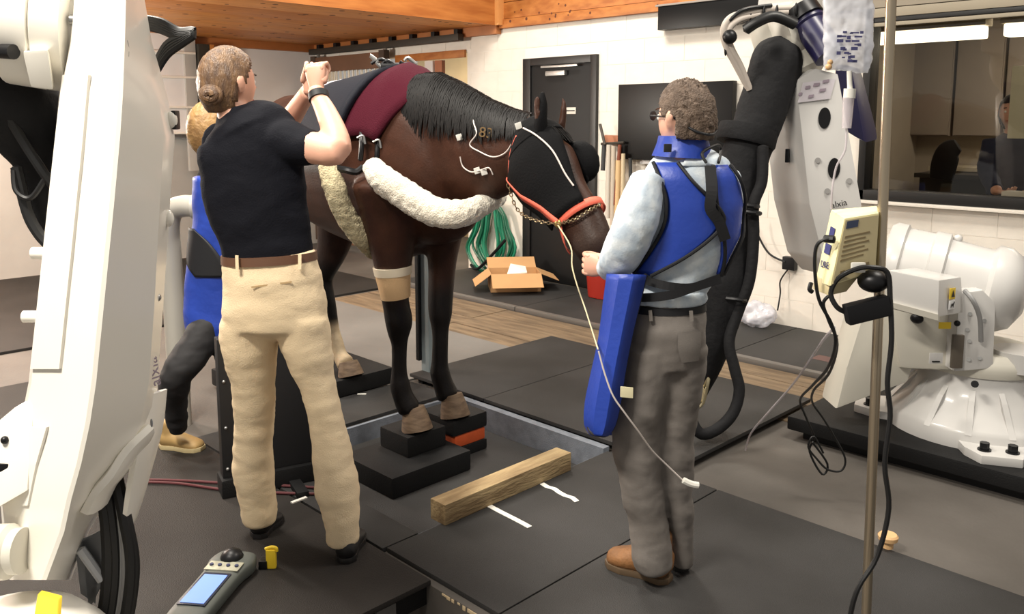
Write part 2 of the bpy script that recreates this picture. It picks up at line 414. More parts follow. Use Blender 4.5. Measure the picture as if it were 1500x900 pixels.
obj('handle', cyl(B(), (-5.02, 5.95, 1.02), (-5.14, 5.95, 1.02), .012, 12), m_pvc, d)
struct(obj('baseboard_back', box(B(), (-6.6, 5.985, .012), (-5.83, 6.0, .03)), m_greywall, None))
# wall screens
t = thing('wall_screen', 'large black flat screen on the wall behind the man\'s head', 'screen', (-4.05, 6, 1.2))
obj('casing', box(B(), (-4.62, 5.93, 1.235), (-3.5, 5.99, 1.88), .006), mat('screen black', (8, 8, 9), .35, spec=.25), t)
obj('wall_bracket', box(B(), (-4.4, 5.96, 1.2), (-4.28, 5.995, 1.24), .004), m_white, t)
t = thing('wall_banner', 'black panel high on the wall under the pine boards', 'panel', (-3.7, 6, 2.3))
obj('panel', box(B(), (-4.2, 5.9, 2.31), (-3.1, 5.99, 2.5), .004), mat('screen black', (8, 8, 9), .35, spec=.25), t)
obj('top_edge', box(B(), (-4.22, 5.89, 2.5), (-3.1, 5.99, 2.515), .002), mat('grey edge', (150, 140, 132), .5), t)
# viewing window and control room
w = struct(obj('window_1', box(B(), (-2.46, 6.05, 1.07), (1.2, 6.056, 2.22)), None, None, False))
gm = bpy.data.materials.new('pane'); gm.use_nodes = True; nt = gm.node_tree; nt.nodes.clear()
_o = nt.nodes.new('ShaderNodeOutputMaterial'); _m = nt.nodes.new('ShaderNodeMixShader'); _t = nt.nodes.new('ShaderNodeBsdfTransparent'); _g = nt.nodes.new('ShaderNodeBsdfGlossy'); _f = nt.nodes.new('ShaderNodeFresnel')
_t.inputs[0].default_value = (.82, .8, .76, 1); _g.inputs[1].default_value = .02; _f.inputs[0].default_value = 1.5
nt.links.new(_f.outputs[0], _m.inputs[0]); nt.links.new(_t.outputs[0], _m.inputs[1]); nt.links.new(_g.outputs[0], _m.inputs[2]); nt.links.new(_m.outputs[0], _o.inputs[0])
w.data.materials.append(gm)
m_tan = mat('tan steel', (150, 140, 122), .5, .2)
for lo, hi, mm in (((-2.5, 5.95, 1.02), (1.2, 6.1, 1.09), m_frame), ((-2.5, 5.96, 2.24), (1.2, 6.1, 2.27), m_frame), ((-2.5, 5.95, 2.27), (1.2, 6.1, 2.33), m_tan), ((-2.5, 5.96, 2.21), (1.2, 6.0, 2.235), m_tan), ((-2.5, 5.95, 1.02), (-2.45, 6.1, 2.33), m_frame)):
    obj('window_frame', box(B(), lo, hi, .004), mm, w)
obj('window_sill', box(B(), (-2.6, 5.93, .995), (1.2, 6.0, 1.018), .004), m_block, w)
obj('header_panel', box(B(), (-3.1, 5.95, 2.335), (3.2, 5.995, 3.2), .003), mat('taupe header', (148, 138, 122), .6), w)
struct(obj('wall_control', box(B(), (-3.3, 9.0, -.02), (3.2, 9.1, 2.7)), mat('taupe wall', (150, 138, 122), .7, var=.06), None, False))
struct(obj('wall_control_side', box(B(), (-3.3, 6.12, -.02), (-3.2, 9.0, 2.7)), mat('taupe wall', (150, 138, 122), .7), None, False))
struct(obj('ceiling_control', box(B(), (-3.3, 6.12, 2.62), (3.2, 9.1, 2.7)), mat('taupe ceiling', (140, 128, 112), .7), None, False))
# ---------------------------------------------------------------- control room contents
m_lamp = mat('lit diffuser', (255, 246, 224), .5, emit=3.2)
for (x0, x1, lab) in ((1262, 1444, 'long lit fluorescent fitting seen through the window beside the metal pole'), (1468, 1640, 'lit fluorescent fitting seen at the right edge of the window')):
    a = WY(x0, 62, 7.6); b = WY(x1, 44, 7.6); z = WY(1360, 60, 7.6).z
    t = thing('fluorescent_light', lab, 'ceiling light', (a.x, 7.6, z), 'control room lights')
    obj('diffuser', box(B(), (a.x, 7.6, z), (b.x-.02, 7.75, z+.1), .02), m_lamp, t)
    obj('housing', box(B(), (a.x-.02, 7.58, z+.1), (b.x, 7.77, 2.62), .006), m_tan, t)
m_panel = mat('taupe cupboard', (132, 120, 108), .6, var=.05)
for x0, x1, lab in ((1322, 1394, 'left'), (1398, 1468, 'middle'), (1472, 1560, 'right')):
    a = WY(x0, 120, 8.8).x; b = WY(x1, 120, 8.8).x
    t = thing('wall_cupboard', 'taupe wall cupboard door in the control room, %s one' % lab, 'cupboard', (a, 8.9, 1.4), 'control room cupboards')
    obj('body', box(B(), (a, 8.84, 1.42), (b, 9.0, 2.42), .004), m_panel, t)
    obj('door', box(B(), (a+.01, 8.82, 1.43), (b-.01, 8.84, 2.41), .004), m_panel, t)
a = WY(1262, 190, 8.85); b = WY(1300, 100, 8.85)
wn = struct(obj('window_2', box(B(), (a.x-.6, 8.97, 1.3), (b.x, 8.99, 2.05)), mat('daylight pane', (150, 214, 224), .4, emit=.75), None, False))
for i in range(20):
    z = 1.32+i*.037
    obj('blind_slat', box(B(), (a.x-.6, 8.9, z), (b.x, 8.93, z+.022)), mat('blind slat', (150, 205, 210), .6), wn)
obj('blind_rail', box(B(), (a.x-.6, 8.88, 2.05), (b.x+.05, 8.95, 2.12)), m_tan, wn)
obj('window_frame', box(B(), (b.x, 8.9, 1.25), (b.x+.1, 8.99, 2.15)), m_tan, wn)
t = thing('control_desk', 'dark control room desk behind the viewing window', 'desk', (-1, 7.3, 0))
obj('desk_top', box(B(), (-2.9, 8.15, 1.05), (1, 8.49, 1.09), .004), mat('desk dark', (44, 40, 36), .4), t)
obj('front_panel', box(B(), (-2.9, 8.3, 0), (1, 8.35, 1.05)), mat('desk dark', (44, 40, 36), .4), t)
obj('back_ledge', box(B(), (-2.9, 8.5, 1.1), (1, 8.98, 1.14), .004), mat('ledge', (168, 156, 134), .5), t)
c0 = WY(1385, 250, 7.9)
t = thing('office_chair', 'dark office chair with a curved back in the control room', 'chair', (c0.x, 7.9, 0))
q = [WY(x, y, 7.9) for x, y in ((1379, 262), (1383, 240), (1390, 222), (1403, 213))]
_b = B(); loft(_b, q, [(.1, .03), (.11, .03), (.1, .03), (.06, .025)], (0, 1, 0), 12, 4, p=3); obj('backrest', _b, m_dark, t)
obj('seat', box(B(), (c0.x-.25, 7.65, .62), (c0.x+.2, 8.1, .7), .03), m_dark, t)
obj('stem', cyl(B(), (c0.x, 7.9, .1), (c0.x, 7.9, .62), .03), m_pvc, t)
_b = B()
for i in range(5):
    a_ = i*2*math.pi/5; tube(_b, [V(c0.x, 7.9, .1), V(c0.x+.3*math.cos(a_), 7.9+.3*math.sin(a_), .04)], .02, 6, 1)
obj('base', _b, m_dark, t)
p0 = WY(1492, 150, 6.5)
t = thing('monitor_back', 'pale cream monitor back standing just inside the viewing window', 'monitor', (p0.x, 6.5, 1.1))
aa = WY(1484, 97, 6.5); bb = WY(1480, 203, 6.5)
obj('casing', box(B(), (aa.x, 6.48, bb.z), (aa.x+.5, 6.53, aa.z), .008), mat('cream plastic', (206, 202, 176), .5), t)
obj('stand', box(B(), (aa.x+.2, 6.48, 1.05), (aa.x+.28, 6.53, bb.z), .004), m_dark, t)
aa = WY(1470, 280, 6.3); bb = WY(1470, 290, 6.3)
o = obj('paper_stack', box(B(), (aa.x, 6.25, bb.z), (aa.x+.4, 6.4, aa.z), .003), mat('paper', (235, 232, 222), .7)); tag(o, 'white paper stack at the right end of the window ledge', 'paper')

# ---------------------------------------------------------------- right robot
m_rob = mat('robot white', (206, 204, 201), .34, var=.05, vs=4, coat=.2)
m_robg = mat('robot pale grey', (206, 202, 190), .38, var=.06, vs=3)
m_bolt = mat('bolt black', (30, 30, 32), .4, .5)
m_steel = mat('brushed steel', (186, 172, 150), .28, .9)
m_cable = mat('black cable', (20, 20, 21), .45)
m_cover = mat('black fabric cover', (29, 29, 31), .75, spec=.2, bump=.3, bs=40, var=.15)
m_yel = mat('warning yellow', (240, 205, 50), .5)
m_navy = mat('navy motor', (36, 34, 70), .35)
t = thing('robot_plinth', 'black steel plinth plate bolted under the right white robot', 'plinth', (-1.2, 4.5, -.02))
obj('plate', box(B(), (-1.92, 3.88, .03), (-.4, 5.0, .1), .012), m_black, t)
obj('riser', box(B(), (-1.86, 3.94, -.02), (-.46, 4.94, .03)), m_dark, t)
R0 = V(-1.22, 4.42, .1)
t = thing('industrial_robot', 'white industrial robot at the right with a black covered forearm behind the man', 'robot', R0)
# foot casting: fluted round foot with lugs
_b = B(); lathe(_b, R0, (0, 0, 1), [(0, .40), (.07, .40), (.09, .385), (.17, .30), (.26, .25), (.30, .25)], 40)
foot = obj('foot', _b, m_rob, t)
_b = B()
for i in range(14):
    a_ = i*2*math.pi/14; dr = V(math.cos(a_), math.sin(a_), 0); sd = V(-dr.y, dr.x, 0)
    hexa(_b, [R0+dr*.24+sd*.014+V(0, 0, .07), R0+dr*.4+sd*.014+V(0, 0, .07), R0+dr*.4-sd*.014+V(0, 0, .07), R0+dr*.24-sd*.014+V(0, 0, .07), R0+dr*.24+sd*.012+V(0, 0, .26), R0+dr*.3+sd*.012+V(0, 0, .2), R0+dr*.3-sd*.012+V(0, 0, .2), R0+dr*.24-sd*.012+V(0, 0, .26)])
obj('flute_ribs', _b, m_rob, foot, False)
for ang in (-62, 198, 62, 118):
    a_ = math.radians(ang); dr = V(math.cos(a_), math.sin(a_), 0); sd = V(-dr.y, dr.x, 0)
    c = R0+dr*.42
    pl = [c-dr*.12+sd*.15, c+dr*.03+sd*.13, c+dr*.12+sd*.08, c+dr*.12-sd*.08, c+dr*.03-sd*.13, c-dr*.12-sd*.15]
    lug = obj('mounting_lug', prism(B(), pl, V(0, 0, .04), .006), m_rob, t)
    for s_ in (-1, 1):
        bp_ = c+dr*.05+sd*(.055*s_)
        _b = B(); cyl(_b, bp_+V(0, 0, .04), bp_+V(0, 0, .046), .028, 16); cyl(_b, bp_+V(0, 0, .045), bp_+V(0, 0, .075), .02, 8); obj('bolt', _b, m_bolt, lug)
# turntable body
_b = B(); lathe(_b, R0+V(0, 0, .3), (0, 0, 1), [(0, .26), (.04, .27), (.07, .26), (.1, .235)], 40); obj('turntable', _b, m_robg, t)
_b = B(); cyl(_b, R0+FW*(-.17)+RT*.1+V(0, 0, .33), R0+FW*(-.17)+RT*.1+V(0, 0, .42), .12, 28); mc = obj('round_cover', _b, m_rob, t)
_b = B(); cyl(_b, D(1428, 563, 3.62), D(1428, 563, 3.66), .016, 12); obj('plug', _b, m_bolt, mc)
# waist casting: two cheeks and a block
body = obj('waist_casting', hexa(B(), [D(1318, 540, 3.85), D(1440, 545, 3.8), D(1455, 540, 4.25), D(1300, 535, 4.3), D(1300, 425, 3.85), D(1450, 432, 3.8), D(1450, 440, 4.25), D(1290, 425, 4.3)], .03), m_robg, t)
ch = obj('right_cheek', prism(B(), [D(1398, 545, 3.74), D(1455, 540, 3.74), D(1459, 445, 3.74), D(1440, 425, 3.74), D(1405, 430, 3.74)], FW*.12, .01), m_rob, t)
for x, y in ((1417, 483), (1420, 500), (1419, 527), (1435, 525), (1442, 470), (1421, 460)):
    obj('bolt', cyl(B(), D(x, y, 3.735), D(x, y, 3.75), .009, 10), m_pvc, ch)
obj('dark_slot', obox(B(), D(1402, 515, 3.735), RT, UP, FW, (.05, .155, .02), .004), mat('slot brown', (92, 84, 74), .5), ch)
obj('left_cheek', prism(B(), [D(1225, 600, 3.95), D(1330, 560, 3.9), D(1362, 460, 3.9), D(1300, 440, 3.9), D(1262, 470, 3.92), D(1240, 540, 3.95)], FW*.2, .015), m_robg, t)
# drum
dr_ax = (RT*.86 - FW*.5 + UP*(-.16)).normalized()
da = D(1302, 388, 4.15)
_b = B(); lathe(_b, da, dr_ax, [(-.02, .2), (0, .215), (.05, .215), (.06, .2), (.17, .2), (.18, .212), (.24, .212), (.25, .19), (.43, .18), (.45, .205), (.5, .205), (.56, .17), (.6, .09)], 40); dm = obj('shoulder_drum', _b, m_rob, t)
_b = B(); lathe(_b, da-dr_ax*.022, -dr_ax, [(0, .16), (.012, .15)], 30); obj('drum_face', _b, m_robg, dm)
obj('lifting_eye', ball(B(), da+dr_ax*.3+UP*.2, .02), m_rob, dm)
# motor box with stickers
mb = obj('drive_box', hexa(B(), [D(1303, 448, 3.66), D(1374, 465, 3.55), D(1412, 458, 3.72), D(1345, 444, 3.85), D(1300, 396, 3.66), D(1376, 411, 3.55), D(1408, 406, 3.72), D(1340, 392, 3.85)], .008), m_rob, t)
obj('box_lip', hexa(B(), [D(1302, 450, 3.655), D(1374, 470, 3.545), D(1376, 470, 3.56), D(1303, 452, 3.67), D(1302, 442, 3.65), D(1374, 461, 3.54), D(1376, 461, 3.56), D(1302, 442, 3.67)]), m_robg, mb)
def decal(name, c, w, h, d, m, parent, up=UP, right=RT, th=.004):
    return obj(name, obox(B(), c, right, up, right.cross(up), (w, h, th), .0008), m, parent)
rb = (D(1412, 430, 3.72)-D(1375, 435, 3.55)).normalized(); nb = rb.cross(UP)
cb = D(1393, 430, 3.63) + nb*.006
st = decal('warning_sticker', cb, .055, .05, 0, m_yel, mb, UP, rb)
prism_b = B(); c2 = cb+nb*.004
prism(prism_b, [c2-rb*.016-UP*.014, c2+rb*.016-UP*.014, c2+UP*.016], nb*.001); obj('warning_triangle', prism_b, m_dark, st, False)
st2 = decal('pictogram_sticker', cb-UP*.05, .055, .04, 0, mat('sticker white', (240, 240, 240), .5), mb, UP, rb)
prism_b = B(); c2 = cb-UP*.05+nb*.004
prism(prism_b, [c2+rb*x+UP*y for x, y in ((-.018, -.012), (-.012, .006), (.006, .006), (.016, .016), (.02, .01), (.01, -.004), (.012, -.014), (.006, -.006), (-.008, -.005))], nb*.001); obj('pictogram', prism_b, m_dark, st2, False)
decal('warning_sticker', D(1384, 477, 3.71), .055, .03, 0, m_yel, t)
decal('rating_sticker', D(1371, 525, 3.735), .06, .05, 0, m_rob, t)
decal('sticker_print', D(1371, 530, 3.73), .035, .006, 0, m_dark, t)
obj('port', ball(B(), D(1343, 467, 3.82), .03, (1, .6, .8)), m_bolt, t)
obj('port', ball(B(), D(1402, 474, 3.72), .014), m_bolt, t)
obj('port', ball(B(), D(1341, 598, 3.98), .02), m_bolt, t)
_b = B(); tube(_b, [D(1413, 426, 3.7), D(1425, 440, 3.66), D(1435, 465, 3.68), D(1437, 500, 3.72)], .011); obj('grey_conduit', _b, mat('conduit grey', (150, 150, 150), .5), t)
_b = B(); tube(_b, [D(1468, 560, 3.95), D(1458, 578, 3.88), D(1472, 592, 3.86), D(1466, 570, 4.0), D(1485, 560, 4.1), D(1510, 562, 4.2)], .022); obj('base_cable', _b, m_cable, t)
_b = B(); tube(_b, [D(1480, 425, 4.2), D(1496, 395, 4.2), D(1510, 370, 4.2)], .012); obj('drum_cable', _b, m_cable, t)
# lower arm (link)
ex = FW*.26 - RT*.1
lk = obj('lower_arm', prism(B(), [D(1166, 118, 4.2), D(1195, 100, 4.2), D(1228, 108, 4.2), D(1262, 296, 4.2), D(1268, 360, 4.2), D(1252, 400, 4.2), D(1228, 408, 4.2), D(1206, 380, 4.2), D(1186, 300, 4.2)], ex, .012), m_rob, t)
for x, y in ((1208, 173), (1222, 247)):
    _b = B(); e = FW*.004; c = D(x, y, 4.194)
    pl = [c + RT*(.03*math.cos(k*math.pi/10)) + UP*(.052*math.sin(k*math.pi/10)) for k in range(20)]
    prism(_b, pl, e); obj('arm_opening', _b, m_bolt, lk)
for x, y in ((1198, 235), (1244, 265), (1212, 280)):
    obj('boss', cyl(B(), D(x, y, 4.192), D(x, y, 4.202), .014, 12), mat('boss grey', (140, 138, 136), .5), lk)
obj('side_opening', obox(B(), D(1154, 228, 4.31), (RT*.45+FW*.9).normalized(), UP, V(0, 0, 1).cross(RT*.45+FW*.9).normalized(), (.05, .07, .02), .004), m_bolt, lk)
decal('rating_plate', D(1196, 133, 4.192), .16, .1, 0, mat('plate lilac', (206, 200, 206), .5), lk, (UP*.97+RT*.22).normalized(), (RT*.97-UP*.22+UP*.34).normalized())
for px_, py_, w_ in ((1183, 128, .022), (1196, 124, .03), (1210, 119, .03), (1172, 138, .016), (1188, 141, .024), (1205, 132, .03)):
    decal('plate_print', D(px_, py_, 4.186), w_, .016, 0, mat('plate ink', (150, 136, 148), .6), lk, (UP*.97+RT*.22).normalized(), (RT*.97-UP*.22+UP*.34).normalized(), .003)
text('arm_lettering', 'alxia', .045, D(1229, 299, 4.19), (RT+UP*.22), UP, m_dark, lk)
# elbow
el = D(1155, 60, 4.35)
_b = B(); lathe(_b, el-RT*.1-FW*.05, (RT*.9+FW*.3+UP*.3), [(0, .1), (.02, .13), (.16, .14), (.2, .13), (.26, .1)], 30); loft(_b, [D(1128, 20, 4.4), D(1150, 62, 4.4), D(1180, 110, 4.32)], [(.12, .12), (.15, .15), (.1, .12)], FW, 18, 4); ej = obj('elbow_casting', _b, m_robg, t)
_b = B(); lathe(_b, D(1176, 22, 4.25), (D(1208, 70, 4.15)-D(1176, 22, 4.25)), [(0, .07), (.01, .085), (.06, .085), (.07, .075), (.26, .075), (.27, .05)], 24); mo = obj('wrist_motor', _b, m_navy, t)
_b = B(); cyl(_b, D(1172, 16, 4.25), D(1182, 30, 4.22), .09, 24); obj('motor_cap', _b, m_bolt, mo)
hs = obj('upper_housing', hexa(B(), [D(1105, 30, 4.4), D(1190, 40, 4.35), D(1215, 30, 4.6), D(1120, 20, 4.65), D(1120, -60, 4.4), D(1200, -60, 4.35), D(1215, -60, 4.6), D(1125, -60, 4.65)], .03), m_rob, t)
mv = obj('counter_motor', hexa(B(), [D(1222, 185, 4.5), D(1268, 212, 4.45), D(1290, 206, 4.65), D(1245, 180, 4.7), D(1222, 95, 4.5), D(1250, 103, 4.45), D(1262, 100, 4.65), D(1230, 92, 4.7)], .04), m_navy, t)
# covered forearm
_b = B(); loft(_b, [D(1146, 66, 4.3), D(1140, 84, 4.28), D(1126, 130, 4.26), D(1110, 180, 4.24), D(1100, 205, 4.23), D(1088, 240, 4.22), D(1078, 300, 4.2), D(1066, 350, 4.18), D(1062, 400, 4.16), D(1054, 460, 4.15), D(1038, 520, 4.14), D(1022, 580, 4.13)],
     [.08, .125, .122, .12, .118, .118, .11, .115, .12, .11, .085, .045], FW, 24, 4); fa = obj('forearm_cover', remesh(_b, .014, 2, folds(.006, (14, 14, 8))), m_cover, t)
_b = B(); lathe(_b, D(1097, 188, 4.235), (D(1088, 222, 4.22)-D(1097, 188, 4.235)), [(0, .12), (.0, .145), (.07, .148), (.085, .14), (.085, .12)], 30); obj('collar', _b, m_cover, fa)
_b = B(); tube(_b, [D(1117, 215, 4.1), D(1116, 265, 4.08), D(1104, 300, 4.07), D(1104, 350, 4.06), D(1098, 410, 4.05), D(1082, 455, 4.05), D(1068, 500, 4.03), D(1076, 540, 4.0), D(1083, 572, 3.97), D(1074, 605, 3.93), D(1052, 628, 3.9), D(1028, 636, 3.88), D(1014, 618, 3.9), D(1014, 596, 3.95)], .028, 12); obj('umbilical_hose', _b, m_cover, t)
for x, y in ((1103, 302), (1106, 312), (1086, 440)):
    _b = B(); tube(_b, [D(x-22, y-3, 4.03), D(x, y, 4.0), D(x+7, y+1, 4.06)], .012, 8, 3); obj('hose_strap', _b, m_bolt, t)
_b = B(); cyl(_b, D(1024, 570, 4.08), D(1020, 590, 4.02), .03, 16); tube(_b, [D(1032, 566, 4.05), D(1038, 556, 4.0), D(1030, 590, 4.0), D(1018, 600, 4.0)], .008); obj('brass_fitting', _b, mat('brass', (196, 184, 150), .3, .7), t)
# white hose bundle above the forearm
for k_, (dx, dy) in enumerate(((0, 0), (7, 3))):
    _b = B(); tube(_b, [D(1096+dx*.3, 128+dy, 4.2), D(1078+dx, 95+dy, 4.18), D(1063+dx, 65+dy, 4.16), D(1060+dx, 42+dy, 4.15), D(1072+dx, 25+dy*2, 4.15), D(1100, 18+dy*2, 4.17), D(1135, 13+dy*2, 4.2), D(1165, 12+dy*2, 4.22)], .017, 10); obj('grey_hose', _b, mat('hose grey', (188, 178, 168), .5), t)
_b = B(); tube(_b, [D(1092, 44, 4.12), D(1110, 32, 4.1), D(1135, 24, 4.1), D(1165, 36, 4.1)], .026, 10); tube(_b, [D(1068, 30, 4.14), D(1090, 14, 4.14), D(1130, 8, 4.18)], .01); obj('black_hose', _b, m_cable, t)
for x, y in ((1060, 70), (1078, 25), (1096, 20), (1116, 16), (1135, 15), (1163, 12)):
    _b = B(); ball(_b, D(x+3, y+2, 4.16), .026, (.3, .3, 1.3), 10, (RT, FW, UP)); obj('cable_tie', _b, m_bolt, t)
_b = B(); ball(_b, D(1069, 54, 4.13), .035); obj('junction_knob', _b, m_bolt, t)

# ---------------------------------------------------------------- left robot (foreground)
m_robw = mat('robot warm white', (240, 236, 226), .35, var=.02, vs=4, coat=.3)
RL = D(60, 870, 1.9); RL.z = 0
t = thing('industrial_robot', 'large white industrial robot arm in the left foreground', 'robot', RL)
LV = [(-60, 112, 184, 190, 202), (60, 100, 181, 208, 222), (140, 86, 178, 228, 245), (200, 81, 174, 240, 256), (300, 70, 165, 234, 249), (450, 54, 150, 226, 239), (560, 42, 139, 218, 231), (620, 30, 130, 206, 226), (680, 10, 117, 178, 196), (730, 0, 103, 150, 158), (780, 4, 92, 122, 130), (850, 14, 66, 96, 104)]
_b = B(); rings = []
for (y, l, e, r, b_) in LV:
    rings.append([_b.verts.new(q) for q in (D(l, y, 1.92), D(l+4, y, 1.86), D(e-5, y, 1.745), D(e+2, y, 1.745), D(r, y, 1.9), D(b_, y, 2.05), D(l+10, y, 2.12))])
for i in range(len(rings)-1):
    for k in range(7): _b.faces.new((rings[i][k], rings[i][(k+1) % 7], rings[i+1][(k+1) % 7], rings[i+1][k]))
_b.faces.new(rings[0]); _b.faces.new(rings[-1]); 
arm = obj('lower_arm', _b, m_robw, t, True, 22)
# raised strip on the cream face, pins
hexa_pts = []
def face_pt(u, y):      # on the cream face between its edges, u = 0 left .. 1 right
    for i in range(len(LV)-1):
        if LV[i][0] <= y <= LV[i+1][0]:
            f_ = (y-LV[i][0])/(LV[i+1][0]-LV[i][0]); l = LV[i][1]+(LV[i+1][1]-LV[i][1])*f_+4; e = LV[i][2]+(LV[i+1][2]-LV[i][2])*f_-5
            return D(l, y, 1.86).lerp(D(e, y, 1.745), u)
_b = B(); n_ = -(FW*.75+RT*.66)
st_ = [[face_pt(u, y) for y in (110, 200, 300, 420, 540)] for u in (-.0, .5)]
for i in range(4): hexa(_b, [st_[0][i], st_[1][i], st_[1][i+1], st_[0][i+1]] + [q+n_*.006 for q in (st_[0][i], st_[1][i], st_[1][i+1], st_[0][i+1])])
obj('cover_strip', _b, m_robw, arm, False)
_b = B(); st_ = [[face_pt(u, y) for y in (625, 680, 740)] for u in (.2, .45)]
for i in range(2): hexa(_b, [st_[0][i], st_[1][i], st_[1][i+1], st_[0][i+1]] + [q+n_*.006 for q in (st_[0][i], st_[1][i], st_[1][i+1], st_[0][i+1])])
obj('cover_plate', _b, m_robw, arm, False)
for x, y in ((55, 371), (42, 464)): obj('stop_pin', cyl(B(), D(x-7, y, 1.9), D(x+22, y, 1.9), .014, 16), m_robw, arm)
for x, y in ((249, 320), (254, 176)): obj('stop_pin', ball(B(), D(x-3, y, 2.02), .014, (1, 1, 1.5)), m_robw, arm)
obj('rubber_buffer', obox(B(), D(257, 176, 2.03), RT, FW, UP, (.012, .03, .045), .005), m_bolt, arm)
obj('screw', ball(B(), D(230, 436, 1.97), .01), m_pvc, arm)
for x, y, s_ in ((184, 73, 1), (188, 655, .5), (222, 620, .4)): obj('slot', ball(B(), D(x, y, 1.765 if y < 100 else 1.9), .012*s_, (.6, .6, 2.2)), mat('slot grey', (130, 130, 132), .5), arm)
text('arm_lettering', 'alxia', .04, D(226, 545, 1.955), (UP*.98-RT*.1), (RT*.5+FW*.8)*-1, mat('plate ink', (120, 100, 120), .6), arm)
# side shell with the cable opening
_b = B(); loft(_b, [D(228, 575, 2.02), D(218, 640, 2.0), D(204, 700, 1.99), D(192, 752, 1.98), D(186, 775, 1.98)], [(.006, .07), (.012, .075), (.014, .06), (.011, .04), (.01, .016)], FW, 10, 4, p=3)
loft(_b, [D(212, 640, 1.97), D(192, 662, 1.93), D(172, 690, 1.9), D(152, 715, 1.88), D(138, 742, 1.87)], [(.018, .06)]*5, FW, 10, 4, p=3)
obj('cable_shell', _b, m_robw, arm)
# motor bracket at the left edge
_b = B(); prism(_b, [D(-30, 640, 1.85), D(20, 598, 1.85), D(50, 590, 1.85), D(40, 720, 1.8), D(-30, 760, 1.8)], FW*.12, .008); br = obj('motor_bracket', _b, m_robw, t)
obj('bracket_hole', ball(B(), D(7, 645, 1.835), .009), m_bolt, br)
obj('bracket_slot', obox(B(), D(3, 684, 1.83), RT, UP, FW, (.04, .02, .02), .002), m_bolt, br)
_b = B(); lathe(_b, D(-25, 810, 1.78), RT+UP*.05, [(0, .06), (.06, .06), (.07, .05), (.09, .05)], 24); obj('bottom_motor', _b, m_robg, t)
_b = B(); lathe(_b, D(10, 1020, 1.72), UP, [(-.12, .24), (.02, .24), (.1, .215), (.15, .17), (.18, .1), (.19, 0)], 40); dm = obj('base_drum', _b, m_robw, t)
_b = B(); prism(_b, [D(55, 871, 1.555), D(86, 879, 1.575), D(82, 930, 1.52), D(46, 925, 1.5)], FW*.015, .002); obj('yellow_sticker', _b, m_yel, dm)
_b = B(); cyl(_b, V(RL.x, RL.y, 0), D(10, 1040, 1.72), .2, 32); obj('pedestal', _b, m_robg, t)
_b = B(); hexa(_b, [D(118, 870, 1.95), D(140, 885, 1.95), D(140, 885, 2.0), D(118, 870, 2.0), D(110, 800, 1.95), D(150, 775, 1.95), D(150, 775, 2.0), D(110, 800, 2.0)]); hexa(_b, [D(130, 895, 1.95), D(165, 828, 1.95), D(165, 828, 1.98), D(130, 895, 1.98), D(120, 790, 1.95), D(148, 778, 1.95), D(148, 778, 1.98), D(120, 790, 1.98)])
obj('grey_bracket', _b, mat('bracket grey', (140, 142, 146), .5), t)
obj('bracket_bar', tube(B(), [D(118, 805, 1.93), D(150, 850, 1.93)], .012, 8, 1), mat('bracket light', (190, 192, 196), .5), t)
for k_, (dx, r_, mm) in enumerate(((0, .018, m_cable), (10, .016, m_cable), (17, .008, mat('cable grey', (150, 150, 150), .5)), (24, .008, mat('cable grey', (150, 150, 150), .5)), (33, .016, m_cable), (40, .008, m_cable))):
    _b = B(); tube(_b, [D(140+dx*.7, 640, 2.02), D(148+dx*.7, 700, 1.98), D(157+dx*.8, 760, 1.95), D(160+dx, 820, 1.94), D(156+dx, 880, 1.93), D(140+dx, 960, 1.92)], r_); obj('cable', _b, mm, t)
# elbow at the top left
ax = (RT*.95+FW*.2-UP*.1).normalized()
_b = B(); lathe(_b, D(-25, 20, 1.95), ax, [(0, .13), (.05, .13), (.06, .15), (.135, .155), (.138, .148), (.142, .155), (.2, .155), (.21, .12), (.24, .11)], 40); eb = obj('elbow_drum', _b, m_robw, t)
for k_ in range(12):
    a_ = 2*math.pi*k_/12; u_ = ax.cross(UP).normalized(); w_ = ax.cross(u_); c = D(-25, 20, 1.95)+ax*.215+(u_*math.cos(a_)+w_*math.sin(a_))*.125
    obj('bolt', cyl(B(), c, c+ax*.022, .011, 10), m_pvc, eb)
_b = B(); hexa(_b, [D(45, 128, 1.85), D(78, 132, 1.85), D(84, 125, 1.98), D(50, 120, 1.98), D(33, 75, 1.82), D(70, 72, 1.82), D(78, 72, 1.98), D(40, 72, 1.98)], .008); obj('elbow_block', _b, m_robw, t)
obj('connector', cyl(B(), D(-8, 74, 1.85), D(20, 76, 1.83), .016, 16), m_bolt, t)
_b = B(); loft(_b, [D(-30, 115, 2.05), D(20, 150, 2.1), D(45, 200, 2.14), D(58, 250, 2.16), D(62, 300, 2.16), D(66, 345, 2.16)], [.1, .105, .085, .05, .035, .02], FW, 20, 4); obj('forearm_cover', remesh(_b, .012, 2, folds(.006, (14, 14, 8))), m_cover, t)
for p_, r_ in (([D(20, 250, 2.06), D(24, 280, 2.05), D(45, 290, 2.05), D(66, 262, 2.05)], .007), ([D(-5, 140, 2.0), D(30, 200, 2.04), D(62, 250, 2.05), D(80, 275, 2.06)], .012), ([D(24, 245, 2.07), D(40, 310, 2.07), D(55, 340, 2.07), D(72, 360, 2.07)], .014)):
    obj('black_hose', tube(B(), p_, r_), m_cable, t)
for k_ in range(4):
    o_ = k_*5-8
    obj('braided_cable', tube(B(), [D(205, 32+o_*.6, 2.1), D(235, 38+o_*.7, 2.1), D(262, 50+o_*.5, 2.1), D(283, 48+o_*.4, 2.1), D(268, 58+o_*.6, 2.1), D(244, 74+o_*.9, 2.1), D(226, 105+o_*.5, 2.1)], .011), m_cable, t)
